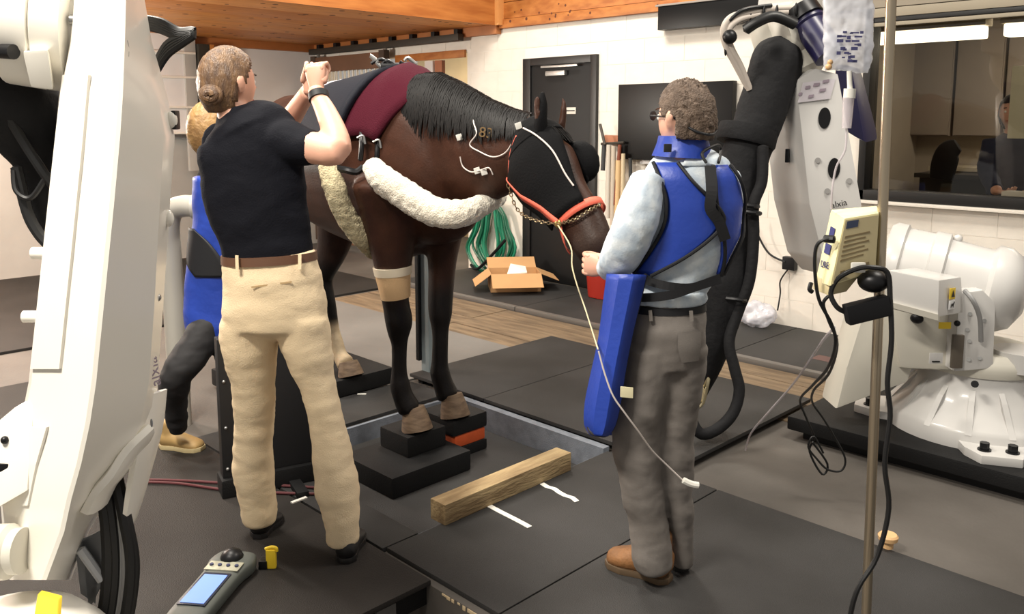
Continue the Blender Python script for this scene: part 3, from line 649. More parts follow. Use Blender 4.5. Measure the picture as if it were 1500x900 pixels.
# ---------------------------------------------------------------- things by the wall
# green hose coil
t = thing('garden_hose', 'green garden hose coiled on the wall beside the black door', 'hose', WY(725, 300, 5.9))
random.seed(11); m_hose = mat('hose green', (34, 128, 96), .4, var=.2); m_hose2 = mat('hose dark green', (20, 88, 64), .4)
for k in range(11):
    cx = 724 + random.uniform(-7, 7); w_ = random.uniform(9, 32); hb = random.uniform(380, 402); ht = 296+random.uniform(0, 6); Yk = 5.88+random.uniform(-.05, .05)
    pts = [WY(cx + w_*math.sin(a)*(1.1 if math.cos(a) < 0 else .8), (ht+hb)/2 - (hb-ht)/2*math.cos(a), Yk) for a in [i*2*math.pi/14 for i in range(15)]]
    obj('coil', tube(B(), pts, .014, 8, 3), m_hose if k % 3 else m_hose2, t)
obj('wall_hook', tube(B(), [WY(722, 292, 5.99), WY(722, 298, 5.85), WY(728, 296, 5.82), WY(730, 290, 5.84)], .012), m_bolt, t)
obj('nozzle', tube(B(), [WY(690, 388, 5.85), WY(700, 394, 5.83), WY(726, 368, 5.8), WY(740, 352, 5.82)], .016), m_bolt, t)
# cardboard box
m_card = mat('cardboard', (196, 152, 104), .75, var=.08, vs=5); c = G(756, 428, .016)
t = thing('cardboard_box', 'open cardboard box with white paper inside on the mat by the wall', 'box', c)
ux = V(.62, .78, 0).normalized(); uy = V(-.78, .62, 0).normalized(); sx, sy, hh = .46, .34, .17
c = c + uy*.16
corner = lambda a, b_, z: c + ux*(sx/2*a) + uy*(sy/2*b_) + UP*z
body_ = obj('carton', B(), m_card, t, False); _b = B()
for (a, b_), (a2, b2) in (((-1, -1), (1, -1)), ((1, -1), (1, 1)), ((1, 1), (-1, 1)), ((-1, 1), (-1, -1))):
    n_ = ((corner(a, b_, 0)+corner(a2, b2, 0))/2 - c).normalized()*.005
    prism(_b, [corner(a, b_, 0), corner(a2, b2, 0), corner(a2, b2, hh), corner(a, b_, hh)], -n_)
prism(_b, [corner(-1, -1, 0), corner(1, -1, 0), corner(1, 1, 0), corner(-1, 1, 0)], UP*.005); _b.to_mesh(body_.data); _b.free()
for (a, b_), (a2, b2), dirn, ln, dz in (((-1, -1), (1, -1), -uy, .17, -.1), ((1, -1), (1, 1), ux, .17, -.07), ((1, 1), (-1, 1), uy, .15, .08), ((-1, 1), (-1, -1), -ux, .15, -.11)):
    p_, q_ = corner(a, b_, hh), corner(a2, b2, hh); e_ = (dirn*ln+UP*dz); nn = (q_-p_).cross(e_).normalized()*.004
    prism(_b := B(), [p_, q_, q_+e_*.97, p_+e_*.97], nn); obj('flap', _b, m_card, t, False)
_b = B(); prism(_b, [corner(-.3, -.2, hh*.8), corner(.5, -.3, hh*.9), corner(.5, .4, hh*1.1), corner(-.1, .5, hh*1.25)], UP*.01); o = obj('crumpled_paper', _b, mat('paper', (240, 238, 232), .7)); tag(o, 'white paper sheet lying inside the open cardboard box', 'paper')
for s_ in (-.36, -.24): obj('box_print', obox(B(), corner(s_, -1, .075)-uy*.002, ux, UP, uy, (.018, .045, .002)), mat('paper', (240, 238, 232), .7), t, False)
# red bin
c = G(884, 436, .012)
t = thing('red_bin', 'red plastic waste bin by the black door, left of the man in the apron', 'bin', c)
_b = B(); loft(_b, [c+UP*.005, c+UP*.02, c+UP*.4, c+UP*.43], [(.12, .1), (.125, .105), (.155, .13), (.16, .135)], V(0, 1, 0), 20, 1, p=4, rnd=False); obj('tub', _b, mat('bin red', (158, 40, 28), .45), t)
_b = B(); loft(_b, [c+UP*.425, c+UP*.45], [(.172, .145), (.168, .14)], V(0, 1, 0), 20, 1, p=4, rnd=False); obj('rim', _b, mat('bin red', (158, 40, 28), .45), t)
# tool rack with handles
t = thing('tool_rack', 'wall rack holding brooms and handles between the door and the black screen', 'rack', WY(900, 210, 5.95))
obj('backboard', box(B(), (WY(886, 205, 5.97).x, 5.96, 1.36), (WY(913, 205, 5.97).x, 5.99, 1.44), .004), mat('rack wood', (170, 110, 80), .6), t)
obj('hook_rail', tube(B(), [WY(881, 211, 5.9), WY(914, 209, 5.9)], .012, 8, 1), mat('rail steel', (62, 58, 52), .5, .4), t)
for i, (x0, y0, x1, y1, r_, c_) in enumerate(((879, 182, 886, 212, .013, (70, 62, 56)), (892, 212, 890, 320, .02, (196, 188, 176)), (899, 214, 897, 330, .022, (186, 174, 158)), (908, 212, 901, 300, .016, (120, 60, 40)), (906, 235, 903, 340, .024, (208, 176, 130)), (913, 225, 911, 345, .018, (200, 182, 150)), (923, 232, 925, 300, .016, (40, 40, 40)), (885, 212, 883, 250, .02, (50, 50, 52)))):
    o = obj('broom', cyl(B(), WY(x0, y0, 5.88), WY(x1, y1, 5.86), r_, 12), mat('handle %d' % i, c_, .6)); tag(o, ['short dark handle standing above the tool rack rail', 'thick pale grey handle, second from the door in the rack', 'pale taupe handle in the middle of the rack', 'reddish-brown wooden handle leaning in the rack', 'thick light wooden handle low in the rack', 'pale wooden handle next to the black screen edge', 'black handle hanging under the black screen', 'short black handle nearest the black door'][i], 'tool handle', 'tools in the wall rack')
# outlet with cord
t = thing('power_outlet', 'black wall outlet box with a cord on the white block wall', 'outlet', WY(1160, 385, 5.98))
a = WY(1160, 385, 6); obj('box', box(B(), (a.x-.05, 5.94, a.z-.05), (a.x+.05, 5.998, a.z+.05), .008), m_bolt, t)
o = obj('outlet_cord', tube(B(), [WY(1104, 325, 5.9), WY(1112, 348, 5.92), WY(1127, 372, 5.93), WY(1150, 384, 5.94)], .008), m_cable, t)
obj('drop_cord', tube(B(), [WY(1154, 395, 5.95), WY(1143, 412, 5.95), WY(1143, 430, 5.95), WY(1139, 455, 5.93)], .006), m_cable, t)
# plastic bag
c = WY(1112, 466, 5.85); _b = B(); ball(_b, V(c.x, 5.8, .1), .14, (1.15, .8, .72), 18)
rb_ = remesh(_b, .015, 1, lambda q: .03*noise.noise(q*16)+.012*noise.noise(q*40))
o = obj('plastic_bag', rb_, mat('clear film', (226, 226, 236), .18, alpha=.6, spec=.8), None, True, 180); tag(o, 'crumpled clear plastic bag on the floor mat by the wall', 'bag')
# mat logo
a = G(1215, 527, .0125); o = obj('mat_logo', box(B(), (a.x-.1, a.y-.06, .012), (a.x+.16, a.y+.06, .0128)), mat('logo maroon', (96, 70, 66), .7)); tag(o, 'faded reddish rectangular mark on the mat by the wall', 'marking')
# pale blue stocks post
c = G(630, 553, -.012)
t = thing('stocks_post', 'pale blue-grey steel post standing behind the horse\'s forelegs', 'post', c)
obj('post', obox(B(), c+UP*.6, V(1, 0, 0), V(0, 1, 0), UP, (.075, .075, 1.2), .006), mat('post blue grey', (140, 152, 156), .5, var=.1), t)
obj('rubber_edge', obox(B(), c+UP*.66-RT*.065, V(1, 0, 0), V(0, 1, 0), UP, (.03, .03, 1.1), .006), m_black, t)
obj('foot_plate', obox(B(), c+UP*.005, V(1, 0, 0), V(0, 1, 0), UP, (.14, .14, .012), .003), m_pvc, t)
# cream bent pipe at the left
t = thing('pipe_rail', 'pale grey bent pipe rail behind the large white robot arm', 'rail', G(262, 560))
_b = B(); tube(_b, [D(288, 303, 4.2), D(270, 302, 4.22), D(254, 308, 4.24), D(247, 330, 4.25), D(250, 380, 4.28), D(256, 460, 4.3), V(*(D(262, 560, 4.3).xy), -.02)], .055, 16, 6); obj('pipe', _b, mat('pipe grey', (190, 186, 176), .35, .2), t)
_b = B(); lathe(_b, D(284, 303, 4.2), RT, [(0, .066), (.02, .066)], 24); obj('flange', _b, mat('pipe grey', (190, 186, 176), .35, .2), t)
# left wall boards, posts
t = thing('slatted_partition', 'white boarded partition with projecting ledges at the upper left', 'partition', (-9.3, 4, 1.3))
zs = [1.43, 1.715, 2.045, 2.313, 2.661, 3.0]
for i in range(5):
    obj('board', box(B(), (-9.42, 2.6, zs[i]+.004), (-9.38, 4.2, zs[i+1]-.004), .003), m_white, t)
    obj('ledge', box(B(), (-9.38, 2.6, zs[i]-.012), (-9.33, 4.32, zs[i]+.012), .003), m_block, t)
obj('grey_stile', box(B(), (-9.4, 4.2, 1.0), (-9.35, 4.33, 3.0), .004), m_greywall, t)
obj('dark_post', box(B(), (-9.42, 4.34, .0), (-9.3, 4.47, 2.42), .006), mat('rail steel', (62, 58, 52), .5, .4), t)
obj('pine_post', box(B(), (-9.42, 4.475, .0), (-9.3, 4.53, 2.42), .006), m_wood, t)
# ---------------------------------------------------------------- blocks under the hooves
def rblock(name, lab, lo, hi, m, bev=.012, cat='block'):
    return tag(obj(name, box(B(), lo, hi, bev), m), lab, cat, 'blocks under the hooves')
rblock('rubber_block', 'large black rubber block in the pit below the near front hoof', (-3.3, 2.15, -.1), (-2.9, 2.62, 0), m_black)
rblock('hoof_block', 'small black block right under the near front hoof', (-3.25, 2.34, 0), (-3.03, 2.575, .1), m_black)
rblock('rubber_block', 'dark block under the orange block in the pit', (-3.27, 2.64, -.1), (-3.04, 2.86, -.045), m_black)
rblock('orange_block', 'orange wooden block under the far front hoof stack', (-3.26, 2.645, -.045), (-3.045, 2.85, .02), mat('orange block', (196, 82, 36), .6, var=.2, vs=10))
rblock('hoof_block', 'small black block on the orange block under the far front hoof', (-3.3, 2.63, .02), (-3.04, 2.86, .1), m_black)
rblock('step_block', 'low black platform block under the hind hooves', (-4.75, 2.2, 0), (-4.0, 2.99, .1), m_black)
# timber beam, tape, odds and ends on the mats
o = obj('timber_beam', box(B(), (-2.49, 2.03, -.02), (-2.4, 2.78, .065), .006), mat('old timber', (164, 142, 104), .8, col2=(118, 96, 66), vs=5, stretch=(3, .6, 3), bump=.5, bs=30)); tag(o, 'weathered square timber beam lying along the edge of the pit', 'beam')
o.location.z = .0205; o.rotation_euler = (0, 0, 0)
m_tape = mat('white tape', (224, 222, 214), .7)
for (x0, y0, x1, y1, lab) in ((714, 740, 776, 773, 'straight white tape strip on the mat, nearer the camera'), (794, 709, 846, 735, 'crinkled white tape strip on the mat near the far end of the beam')):
    a, b_ = G(x0, y0, .001), G(x1, y1, .001); s_ = (b_-a).cross(UP).normalized()*.012
    _b = B(); P = [a.lerp(b_, i/6) + s_*(.5*math.sin(i*2.2) if 'crinkled' in lab else .1*math.sin(i)) for i in range(7)]
    for i in range(6): prism(_b, [P[i]-s_, P[i+1]-s_, P[i+1]+s_, P[i]+s_], UP*.002)
    tag(obj('tape_strip', _b, m_tape, None, False), lab, 'tape', 'tape strips')
a, b_ = G(427, 738, .001), G(449, 730, .001); s_ = (b_-a).cross(UP).normalized()*.008
tag(obj('paper_stick', prism(B(), [a-s_, b_-s_, b_+s_, a+s_], UP*.006), m_tape, None, False), 'small white paper stick on the mat between the woman\'s feet', 'stick')
a = G(530, 578, .0); tag(obj('paper_scrap', obox(B(), a+UP*.002, RT, FW, UP, (.05, .015, .003)), m_tape, None, False), 'tiny white scrap on the mat beside the hind hoof block', 'scrap')
for dy, lab in ((0, 'dark red cord on the mat, upper one of the pair'), (11, 'dark red cord on the mat, lower one of the pair')):
    o = obj('red_rope', tube(B(), [G(200, 703+dy*.3, .008), G(260, 704+dy*.4, .008), G(330, 708+dy*.9, .008), G(400, 711+dy, .008), G(470, 715+dy*.8, .008), G(500, 716+dy*.6, .008)], .006), mat('cord maroon', (84, 34, 38), .6)); tag(o, lab, 'cord', 'red cords')
c = G(1300, 802, 0); _b = B(); lathe(_b, c, UP, [(0, .02), (.03, .02), (.03, .034), (.045, .036), (.052, .03)], 24); o = obj('wooden_knob', _b, mat('pale wood', (222, 180, 130), .5)); tag(o, 'round pale wooden knob on the floor behind the metal pole', 'knob')
# handheld device
t = thing('handheld_device', 'grey handheld reader with a blue screen lying on the dark mat', 'device', G(320, 870, 0))
c = G(312, 862, .03); ln = (G(352, 812, .03)-G(270, 908, .03)).normalized(); sd = ln.cross(UP).normalized()
_b = B(); hl = .22
loft(_b, [c-ln*.2, c-ln*.16, c+ln*.06, c+ln*.14, c+ln*.19], [(.062, .024), (.066, .028), (.068, .03), (.082, .032), (.07, .03)], UP, 20, 3, p=4); obj('housing', _b, mat('device grey', (78, 82, 78), .5), t)
obj('display', obox(B(), c-ln*.055+UP*.03, sd, ln, UP, (.095, .19, .004), .001), mat('screen bezel', (40, 44, 60), .3), t)
obj('screen', obox(B(), c-ln*.058+UP*.0325, sd, ln, UP, (.08, .168, .002)), mat('screen blue', (110, 142, 214), .4, emit=.3), t)
obj('keypad', obox(B(), c+ln*.085+UP*.031, sd, ln, UP, (.12, .055, .004), .002), mat('keypad silver', (178, 176, 156), .45, .2, var=.3, vs=40), t)
for i in range(4): obj('key', cyl(B(), c+ln*.085+sd*(-.045+.03*i)+UP*.032, c+ln*.085+sd*(-.045+.03*i)+UP*.038, .007, 10), mat('key blue', (50, 54, 84), .4), t)
_b = B(); ball(_b, c+ln*.145+UP*.03, .04, (1, 1, .8)); obj('grip_opening', _b, m_bolt, t)
c = G(398, 832, 0); t = thing('yellow_cap', 'small yellow plastic clip standing beside the handheld device', 'clip', c)
obj('tab', obox(B(), c+UP*.035, RT, FW, UP, (.035, .02, .07), .006), m_yel, t)
obj('hook', tube(B(), [c+UP*.07-RT*.02, c+UP*.077, c+UP*.074+RT*.018, c+UP*.062+RT*.02], .006), m_yel, t)
obj('clip_base', obox(B(), c+UP*.015-RT*.028, RT, FW, UP, (.03, .03, .03), .004), m_bolt, t)
# black detector panel behind the woman
t = thing('detector_panel', 'tall black imaging panel standing behind the woman in khaki trousers', 'panel', G(385, 672))
a = D(316, 515, 3.42); b_ = D(462, 505, 3.62); a.z = 0; b_.z = 0
ax_ = (b_-a).normalized(); nn = ax_.cross(UP)
obj('panel', obox(B(), (a+b_)/2+UP*.38, ax_, nn, UP, ((b_-a).length, .07, .6), .008), mat('panel black', (22, 22, 24), .5), t)
obj('base_bar', obox(B(), (a+b_)/2+UP*.04, ax_, nn, UP, ((b_-a).length*1.05, .12, .08), .01), m_black, t)
for z in (.12, .3, .5, .64):
    obj('screw', ball(B(), a+ax_*.02+UP*z+nn*.036, .007), m_pvc, t)
for f_ in (.3, .7): obj('support', obox(B(), a.lerp(b_, f_)+UP*.012+nn*.05, ax_, nn, UP, (.05, .3, .024), .004), m_black, t)
# ---------------------------------------------------------------- infusion pole
def DP(x, y, d):                   # the pole stands nearer than its cables' far ends
    k = min(1, max(0, (d-2.55)/.75)); return D(x, y, d*(.857+.143*k))
PB = DP(1266, 975, 2.45); PB.z = 0
t = thing('infusion_pole', 'tall brushed steel infusion pole in the right foreground', 'pole', PB)
_b = B(); cyl(_b, PB+UP*.1, DP(1308, -60, 2.45), .0125, 20); obj('shaft', _b, m_steel, t)
_b = B(); cyl(_b, PB+UP*.08, PB+UP*.14, .03); hub = obj('hub', _b, m_bolt, t)
for k in range(5):
    a_ = math.radians(10+72*k); e = PB+V(math.cos(a_)*.22, math.sin(a_)*.22, .05)
    lg = obj('leg', tube(B(), [PB+UP*.1, e], .013, 8, 1), m_steel, t); _b = B(); ball(_b, e-UP*.018, .03); obj('castor', _b, mat('castor white', (225, 225, 220), .5), lg)
_b = B(); tube(_b, [DP(1307, -30, 2.45), DP(1280, -34, 2.45), DP(1245, -30, 2.45), DP(1240, -22, 2.45)], .006); obj('hook_arm', _b, m_steel, t)
# bag
t = thing('infusion_bag', 'clear fluid bag with blue print hanging from the infusion pole', 'infusion bag', DP(1243, 105, 2.43))
_b = B(); loft(_b, [DP(1243, -24, 2.43), DP(1243, -10, 2.43), DP(1243, 30, 2.43), DP(1243, 70, 2.43), DP(1241, 96, 2.43), DP(1240, 106, 2.43)], [(.047, .004), (.06, .016), (.06, .022), (.058, .02), (.057, .009), (.055, .003)], FW, 26, 3, p=3, rnd=False)
bag = obj('pouch', remesh(_b, .006, 1, lambda q: .004*noise.noise(q*40)+.003*noise.noise(q*80)), mat('bag film', (222, 224, 232), .12, alpha=.62, spec=.8), t, True, 180)
random.seed(8)
for k in range(26):
    y = 48+6*(k % 8)+random.uniform(-1, 1); x = 1224+random.uniform(0, 40)
    obj('bag_print', obox(B(), DP(x, y, 2.4), RT, UP, FW, (random.uniform(.006, .02), random.uniform(.003, .008), .001)), mat('bag ink', (70, 70, 110), .6), t, False)
_b = B(); ball(_b, DP(1214, 98, 2.42), .008); ball(_b, DP(1216, 91, 2.42), .007); obj('port_plug', _b, mat('port amber', (206, 168, 120), .4), t)
m_clr = mat('clear plastic', (214, 206, 210), .15, alpha=.6, spec=.8)
_b = B(); cyl(_b, DP(1244, 104, 2.43), DP(1245, 132, 2.43), .006); cyl(_b, DP(1245, 130, 2.43), DP(1244, 144, 2.43), .014); obj('spike', _b, m_tape, t)
_b = B(); cyl(_b, DP(1243, 143, 2.43), DP(1240, 188, 2.43), .0135, 18, .011); obj('drip_chamber', _b, m_clr, t)
_b = B(); tube(_b, [DP(1240, 188, 2.43), DP(1238, 220, 2.43), DP(1225, 245, 2.44), DP(1219, 280, 2.44), DP(1218, 306, 2.45)], .0028); obj('drip_line', _b, m_clr, t)
# pump
t = thing('infusion_pump', 'cream infusion pump box clamped to the metal pole', 'pump', DP(1240, 430, 2.48))
m_pc = mat('pump cream', (234, 226, 176), .5); m_pt = mat('pump tan', (196, 182, 142), .5)
P_ = [DP(1194, 412, 2.5), DP(1216, 420, 2.4), DP(1283, 398, 2.43), DP(1262, 392, 2.53), DP(1217, 307, 2.5), DP(1237, 320, 2.4), DP(1288, 312, 2.43), DP(1285, 301, 2.53)]
bx_ = obj('case', hexa(B(), P_, .006), m_pc, t)
def plate(name, q, off, m, par): 
    n_ = (q[1]-q[0]).cross(q[3]-q[0]).normalized()
    if n_.dot(EYE-q[0]) < 0: n_ = -n_
    return obj(name, prism(B(), [p_+n_*off for p_ in q], n_*.001), m, par, False)
def quad(c0, c1, c2, c3, u0, u1, v0, v1):
    f_ = lambda u, v: (c0.lerp(c1, u)).lerp(c3.lerp(c2, u), v); return [f_(u0, v0), f_(u1, v0), f_(u1, v1), f_(u0, v1)]
RF = (P_[1], P_[2], P_[6], P_[5]); LF = (P_[0], P_[1], P_[5], P_[4])
plate('label_side', quad(*RF, .03, .97, .03, .97), .001, m_pt, bx_)
plate('maker_badge', quad(*RF, .08, .4, .84, .95), .0025, mat('badge blue', (60, 70, 96), .4), bx_)
for i in range(6): plate('label_print', quad(*RF, .1, .75-.1*(i % 2), .7-.07*i, .73-.07*i), .0025, mat('label ink', (132, 116, 84), .6), bx_)
plate('label_print', quad(*RF, .5, .8, .12, .22), .0025, mat('label ink', (132, 116, 84), .6), bx_); plate('label_print', quad(*RF, .15, .25, .14, .2), .0025, mat('label ink', (132, 116, 84), .6), bx_)
plate('blue_mark', quad(*LF, .3, .62, .66, .8), .002, mat('mark navy', (52, 54, 110), .5), bx_); plate('blue_mark', quad(*LF, .22, .6, .42, .56), .002, mat('mark navy', (52, 54, 110), .5), bx_)
text('maker_lettering', 'DRE', .024, quad(*LF, .42, .5, .27, .3)[0]-FW*.006-RT*.004, (LF[1]-LF[0]), UP, mat('mark navy', (52, 54, 110), .5), bx_)
obj('base_housing', hexa(B(), [DP(1190, 424, 2.5), DP(1214, 434, 2.42), DP(1240, 428, 2.44), DP(1225, 418, 2.52), DP(1192, 404, 2.5), DP(1215, 412, 2.42), DP(1262, 402, 2.44), DP(1240, 398, 2.52)], .006), m_pt, t)
obj('clamp_knob', tube(B(), [DP(1188, 415, 2.47), DP(1186, 424, 2.46), DP(1190, 428, 2.46)], .006), m_bolt, t)
obj('release_tab', obox(B(), DP(1257, 392, 2.39), RT, UP, FW, (.035, .026, .012), .006), m_tape, t)
obj('pole_clamp', ball(B(), DP(1279, 412, 2.41), .038, (1, 1, .75)), m_bolt, t)
obj('plug', tube(B(), [DP(1208, 350, 2.42), DP(1222, 351, 2.4)], .01, 8, 1), m_bolt, t)
o = obj('power_adapter', obox(B(), DP(1270, 454, 2.38), (RT*.97+UP*.25).normalized(), (UP*.97-RT*.25).normalized(), FW, (.107, .05, .034), .006), m_bolt); tag(o, 'black power adapter brick strapped to the metal pole', 'adapter')
for lab, P2, r_ in (('thin black cable hanging from the front of the infusion pump to the floor', [DP(1222, 350, 2.4), DP(1205, 352, 2.41), DP(1195, 365, 2.42), DP(1194, 400, 2.43), DP(1200, 440, 2.44), DP(1218, 475, 2.46), DP(1224, 505, 2.5), DP(1212, 540, 2.7), DP(1190, 565, 3.0), DP(1172, 586, 3.3), DP(1180, 610, 3.35), DP(1192, 640, 3.4), DP(1186, 662, 3.42), DP(1204, 695, 3.4), DP(1212, 680, 3.4), DP(1190, 648, 3.4)], .0058),
                    ('black cable looping from the power adapter down to a coil on the floor', [DP(1240, 458, 2.4), DP(1226, 450, 2.4), DP(1217, 430, 2.41), DP(1228, 408, 2.4), DP(1255, 394, 2.38), DP(1278, 392, 2.37), DP(1300, 400, 2.37), DP(1304, 440, 2.37), DP(1306, 500, 2.37), DP(1300, 560, 2.37), DP(1304, 610, 2.37), DP(1296, 680, 2.37), DP(1302, 745, 2.37), DP(1285, 815, 2.37), DP(1258, 860, 2.36), DP(1246, 900, 2.36), DP(1240, 950, 2.36)], .008),
                    ('thin black cable with a knotted coil resting near the robot plinth', [DP(1216, 432, 2.43), DP(1206, 445, 2.44), DP(1214, 470, 2.46), DP(1226, 505, 2.55), DP(1214, 548, 2.8), DP(1192, 572, 3.1), DP(1190, 590, 3.3), DP(1205, 612, 3.35), DP(1222, 640, 3.38), DP(1238, 672, 3.38), DP(1232, 690, 3.38), DP(1212, 688, 3.38), DP(1196, 672, 3.38), DP(1184, 655, 3.38), DP(1192, 640, 3.38), DP(1206, 664, 3.38)], .0055)):
    P2 = [V(q.x, q.y, max(q.z, .008)) for q in P2]
    o = obj('black_cable', tube(B(), P2, r_*.8), m_cable); tag(o, lab, 'cable', 'cables at the infusion pole')
o = obj('clear_tubing', tube(B(), [DP(1222, 480, 2.5), DP(1205, 500, 2.7), DP(1185, 530, 3), DP(1160, 565, 3.2), DP(1125, 605, 3.35), DP(1100, 635, 3.45), DP(1092, 660, 3.5)], .004), m_clr); tag(o, 'clear plastic tubing trailing from the pump down to the raised mat', 'tubing')
# ---------------------------------------------------------------- the horse
HY = 2.57
HB = V(-3.6, HY, .1)
horse = thing('horse', 'dark bay horse with a black mane standing on blocks between the people', 'horse', HB)
_b = B()
# trunk: (x, centre z, half width, half height)
TR = [(-4.58, 1.36, .05, .10), (-4.5, 1.37, .18, .24), (-4.34, 1.39, .265, .33), (-4.1, 1.36, .275, .335), (-3.8, 1.33, .30, .375), (-3.5, 1.325, .305, .415), (-3.25, 1.34, .28, .44), (-3.05, 1.29, .245, .385), (-2.92, 1.22, .18, .25), (-2.85, 1.2, .09, .13)]
loft(_b, [V(a, HY, z) for a, z, w, h in TR], [(w, h) for a, z, w, h in TR], UP, 28, 3)
NK = [(-3.22, 1.46, .21, .33), (-3.02, 1.46, .185, .325), (-2.84, 1.445, .155, .28), (-2.66, 1.44, .13, .215), (-2.52, 1.45, .115, .165), (-2.42, 1.47, .1, .125)]
def neck_y(a): return HY - max(0, (a+3.2))*.05
loft(_b, [V(a, neck_y(a), z) for a, z, w, h in NK], [(w, h) for a, z, w, h in NK], UP, 24, 3)
# head
HA = D(782, 196, 3.47); HM = D(874, 366, 3.17); hax = (HM-HA).normalized(); hl = (HM-HA).length
hfr = V(1, 0, 0) - hax*hax.x; hfr.normalize(); hsd = hax.cross(hfr)          # face direction, side
def hp(t, f=0, s=0): return HA + hax*(hl*t) + hfr*f + hsd*s
HS = [(-.06, .0, .05, .05), (.05, -.01, .085, .095), (.22, -.035, .108, .15), (.4, -.03, .1, .142), (.58, -.015, .08, .11), (.76, .0, .074, .1), (.9, .0, .072, .092), (1.0, -.004, .066, .076), (1.06, -.008, .04, .046)]
loft(_b, [hp(t, f) for t, f, w, h in HS], [(w, h) for t, f, w, h in HS], hfr, 24, 3)
for s_ in (-1, 1):
    loft(_b, [hp(1.0, .045, s_*.03), hp(.97, .062, s_*.045)], [.018, .012], None, 10, 2)      # nostril rims
loft(_b, [hp(.92, -.06), hp(1.0, -.055), hp(1.04, -.045)], [(.04, .03), (.036, .03), (.02, .018)], hfr, 12, 3)   # lower lip and chin
# legs: photo column, row, depth, half width in px, depth ratio
def leg(bm, rows, d):
    pts = [D(x, y, d if not isinstance(d, (list, tuple)) else d[i]) for i, (x, y, w, r) in enumerate(rows)]
    dd = [d if not isinstance(d, (list, tuple)) else d[i] for i in range(len(rows))]
    loft(bm, pts, [(pw(w, q)*1.12+.003, pw(w, q)*r*1.12+.003) for (x, y, w, r), q in zip(rows, dd)], FW, 16, 3)
NEAR = [(572, 270, 50, 1), (573, 330, 36, 1.1), (575, 380, 26, 1.1), (577, 420, 20, 1.1), (580, 445, 17.5, 1.1), (584, 470, 18, 1.1), (584, 490, 14, 1.1), (585, 506, 10, 1.2), (585, 545, 10, 1.2), (586, 562, 13, 1.1), (590, 580, 13, 1.1), (600, 600, 15, 1.1)]
FAR = [(640, 280, 44, 1), (646, 330, 32, 1.1), (648, 370, 21, 1.1), (647, 400, 17, 1.1), (645, 440, 16, 1.1), (645, 462, 15, 1.1), (645, 480, 11.5, 1.1), (645, 500, 10, 1.2), (644, 530, 10.5, 1.2), (644, 545, 13, 1.1), (649, 562, 13, 1.1), (656, 580, 15, 1.1)]
leg(_b, NEAR, 3.92); leg(_b, FAR, 4.12)
def hindleg(bm, dx, dy, k=0):
    P = [(-4.3, 1.3, .2, .13), (-4.25, 1.05, .17, .11), (-4.3, .86, .12, .08), (-4.4, .70, .085, .06), (-4.42, .62, .068, .05), (-4.36, .5, .045, .036), (-4.33, .35, .042, .036), (-4.31, .28, .052, .043), (-4.26, .2, .048, .042), (-4.2, .16, .06, .055)]
    loft(bm, [V(a+dx, HY+dy, z) for a, z, w, h in P], [(h, w) for a, z, w, h in P], V(1, 0, 0), 16, 3)
hindleg(_b, .12, .14); hindleg(_b, -.02, -.15)
# ears
for s_, bent in ((-1, 0), (1, 0)):
    e0 = D(821, 196, 3.5) if s_*hsd.dot(FW) > 0 else D(792, 194, 3.37)
    loft(_b, [e0, e0+UP*.05+hsd*(.012*s_), e0+UP*.11+hsd*(.02*s_), e0+UP*.15+hsd*(.018*s_)], [(.022, .018), (.032, .016), (.024, .012), (.005, .005)], RT, 12, 3)
hb = remesh(_b, .014, 4, lambda q: .004*noise.noise(q*5))
bay = Vector(lin((62, 36, 25))); dk = Vector(lin((34, 24, 22))); blk = Vector(lin((22, 19, 19))); sock = Vector(lin((190, 170, 140))); mz = Vector(lin((58, 44, 38)))
me = bpy.data.meshes.new('body'); bmesh.ops.recalc_face_normals(hb, faces=hb.faces); hb.to_mesh(me); hb.free()
ca = me.color_attributes.new('coat', 'FLOAT_COLOR', 'POINT')
sstep = lambda a, b_, x: (lambda t: t*t*(3-2*t))(min(1, max(0, (x-a)/(b_-a))))
for v in me.vertices:
    q = v.co; n_ = noise.noise(q*4)*.06
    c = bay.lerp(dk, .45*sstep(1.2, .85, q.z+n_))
    c = c.lerp(blk, sstep(.86, .68, q.z+n_) if q.x < -2.7 else 0)
    if q.x < -4.05 and q.y > HY and q.z < .42: c = c.lerp(sock, sstep(.42, .36, q.z+n_*.5))
    tt = (q-HA).dot(hax)/hl
    if q.x > -2.35 and tt > .72: c = c.lerp(mz, sstep(.72, .95, tt))
    ca.data[v.index].color = (*c, 1)
m_coat = mat('bay coat', (96, 60, 42), .5, attr='coat', var=.25, vs=14, bump=.15, bs=120, spec=.22)
body = link('body', me, m_coat, horse, True)
# hooves
m_hoof = mat('hoof horn', (112, 92, 72), .7, col2=(78, 60, 44), vs=14, stretch=(1, 1, 4))
for top, z in ((D(606, 600, 3.92), .1), (D(662, 581, 4.11), .1), (V(-4.06, HY+.14, .17), .1), (V(-4.2, HY-.15, .17), .1)):
    fwd = V(1, 0, 0); _b = B()
    loft(_b, [V(top.x, top.y, top.z+.012), V(top.x+.012, top.y, (top.z+z)/2+.01), V(top.x+.025, top.y, z+.002)], [(.052, .05), (.064, .066), (.074, .08)], fwd, 20, 3, rnd=False); obj('hoof', _b, m_hoof, horse)
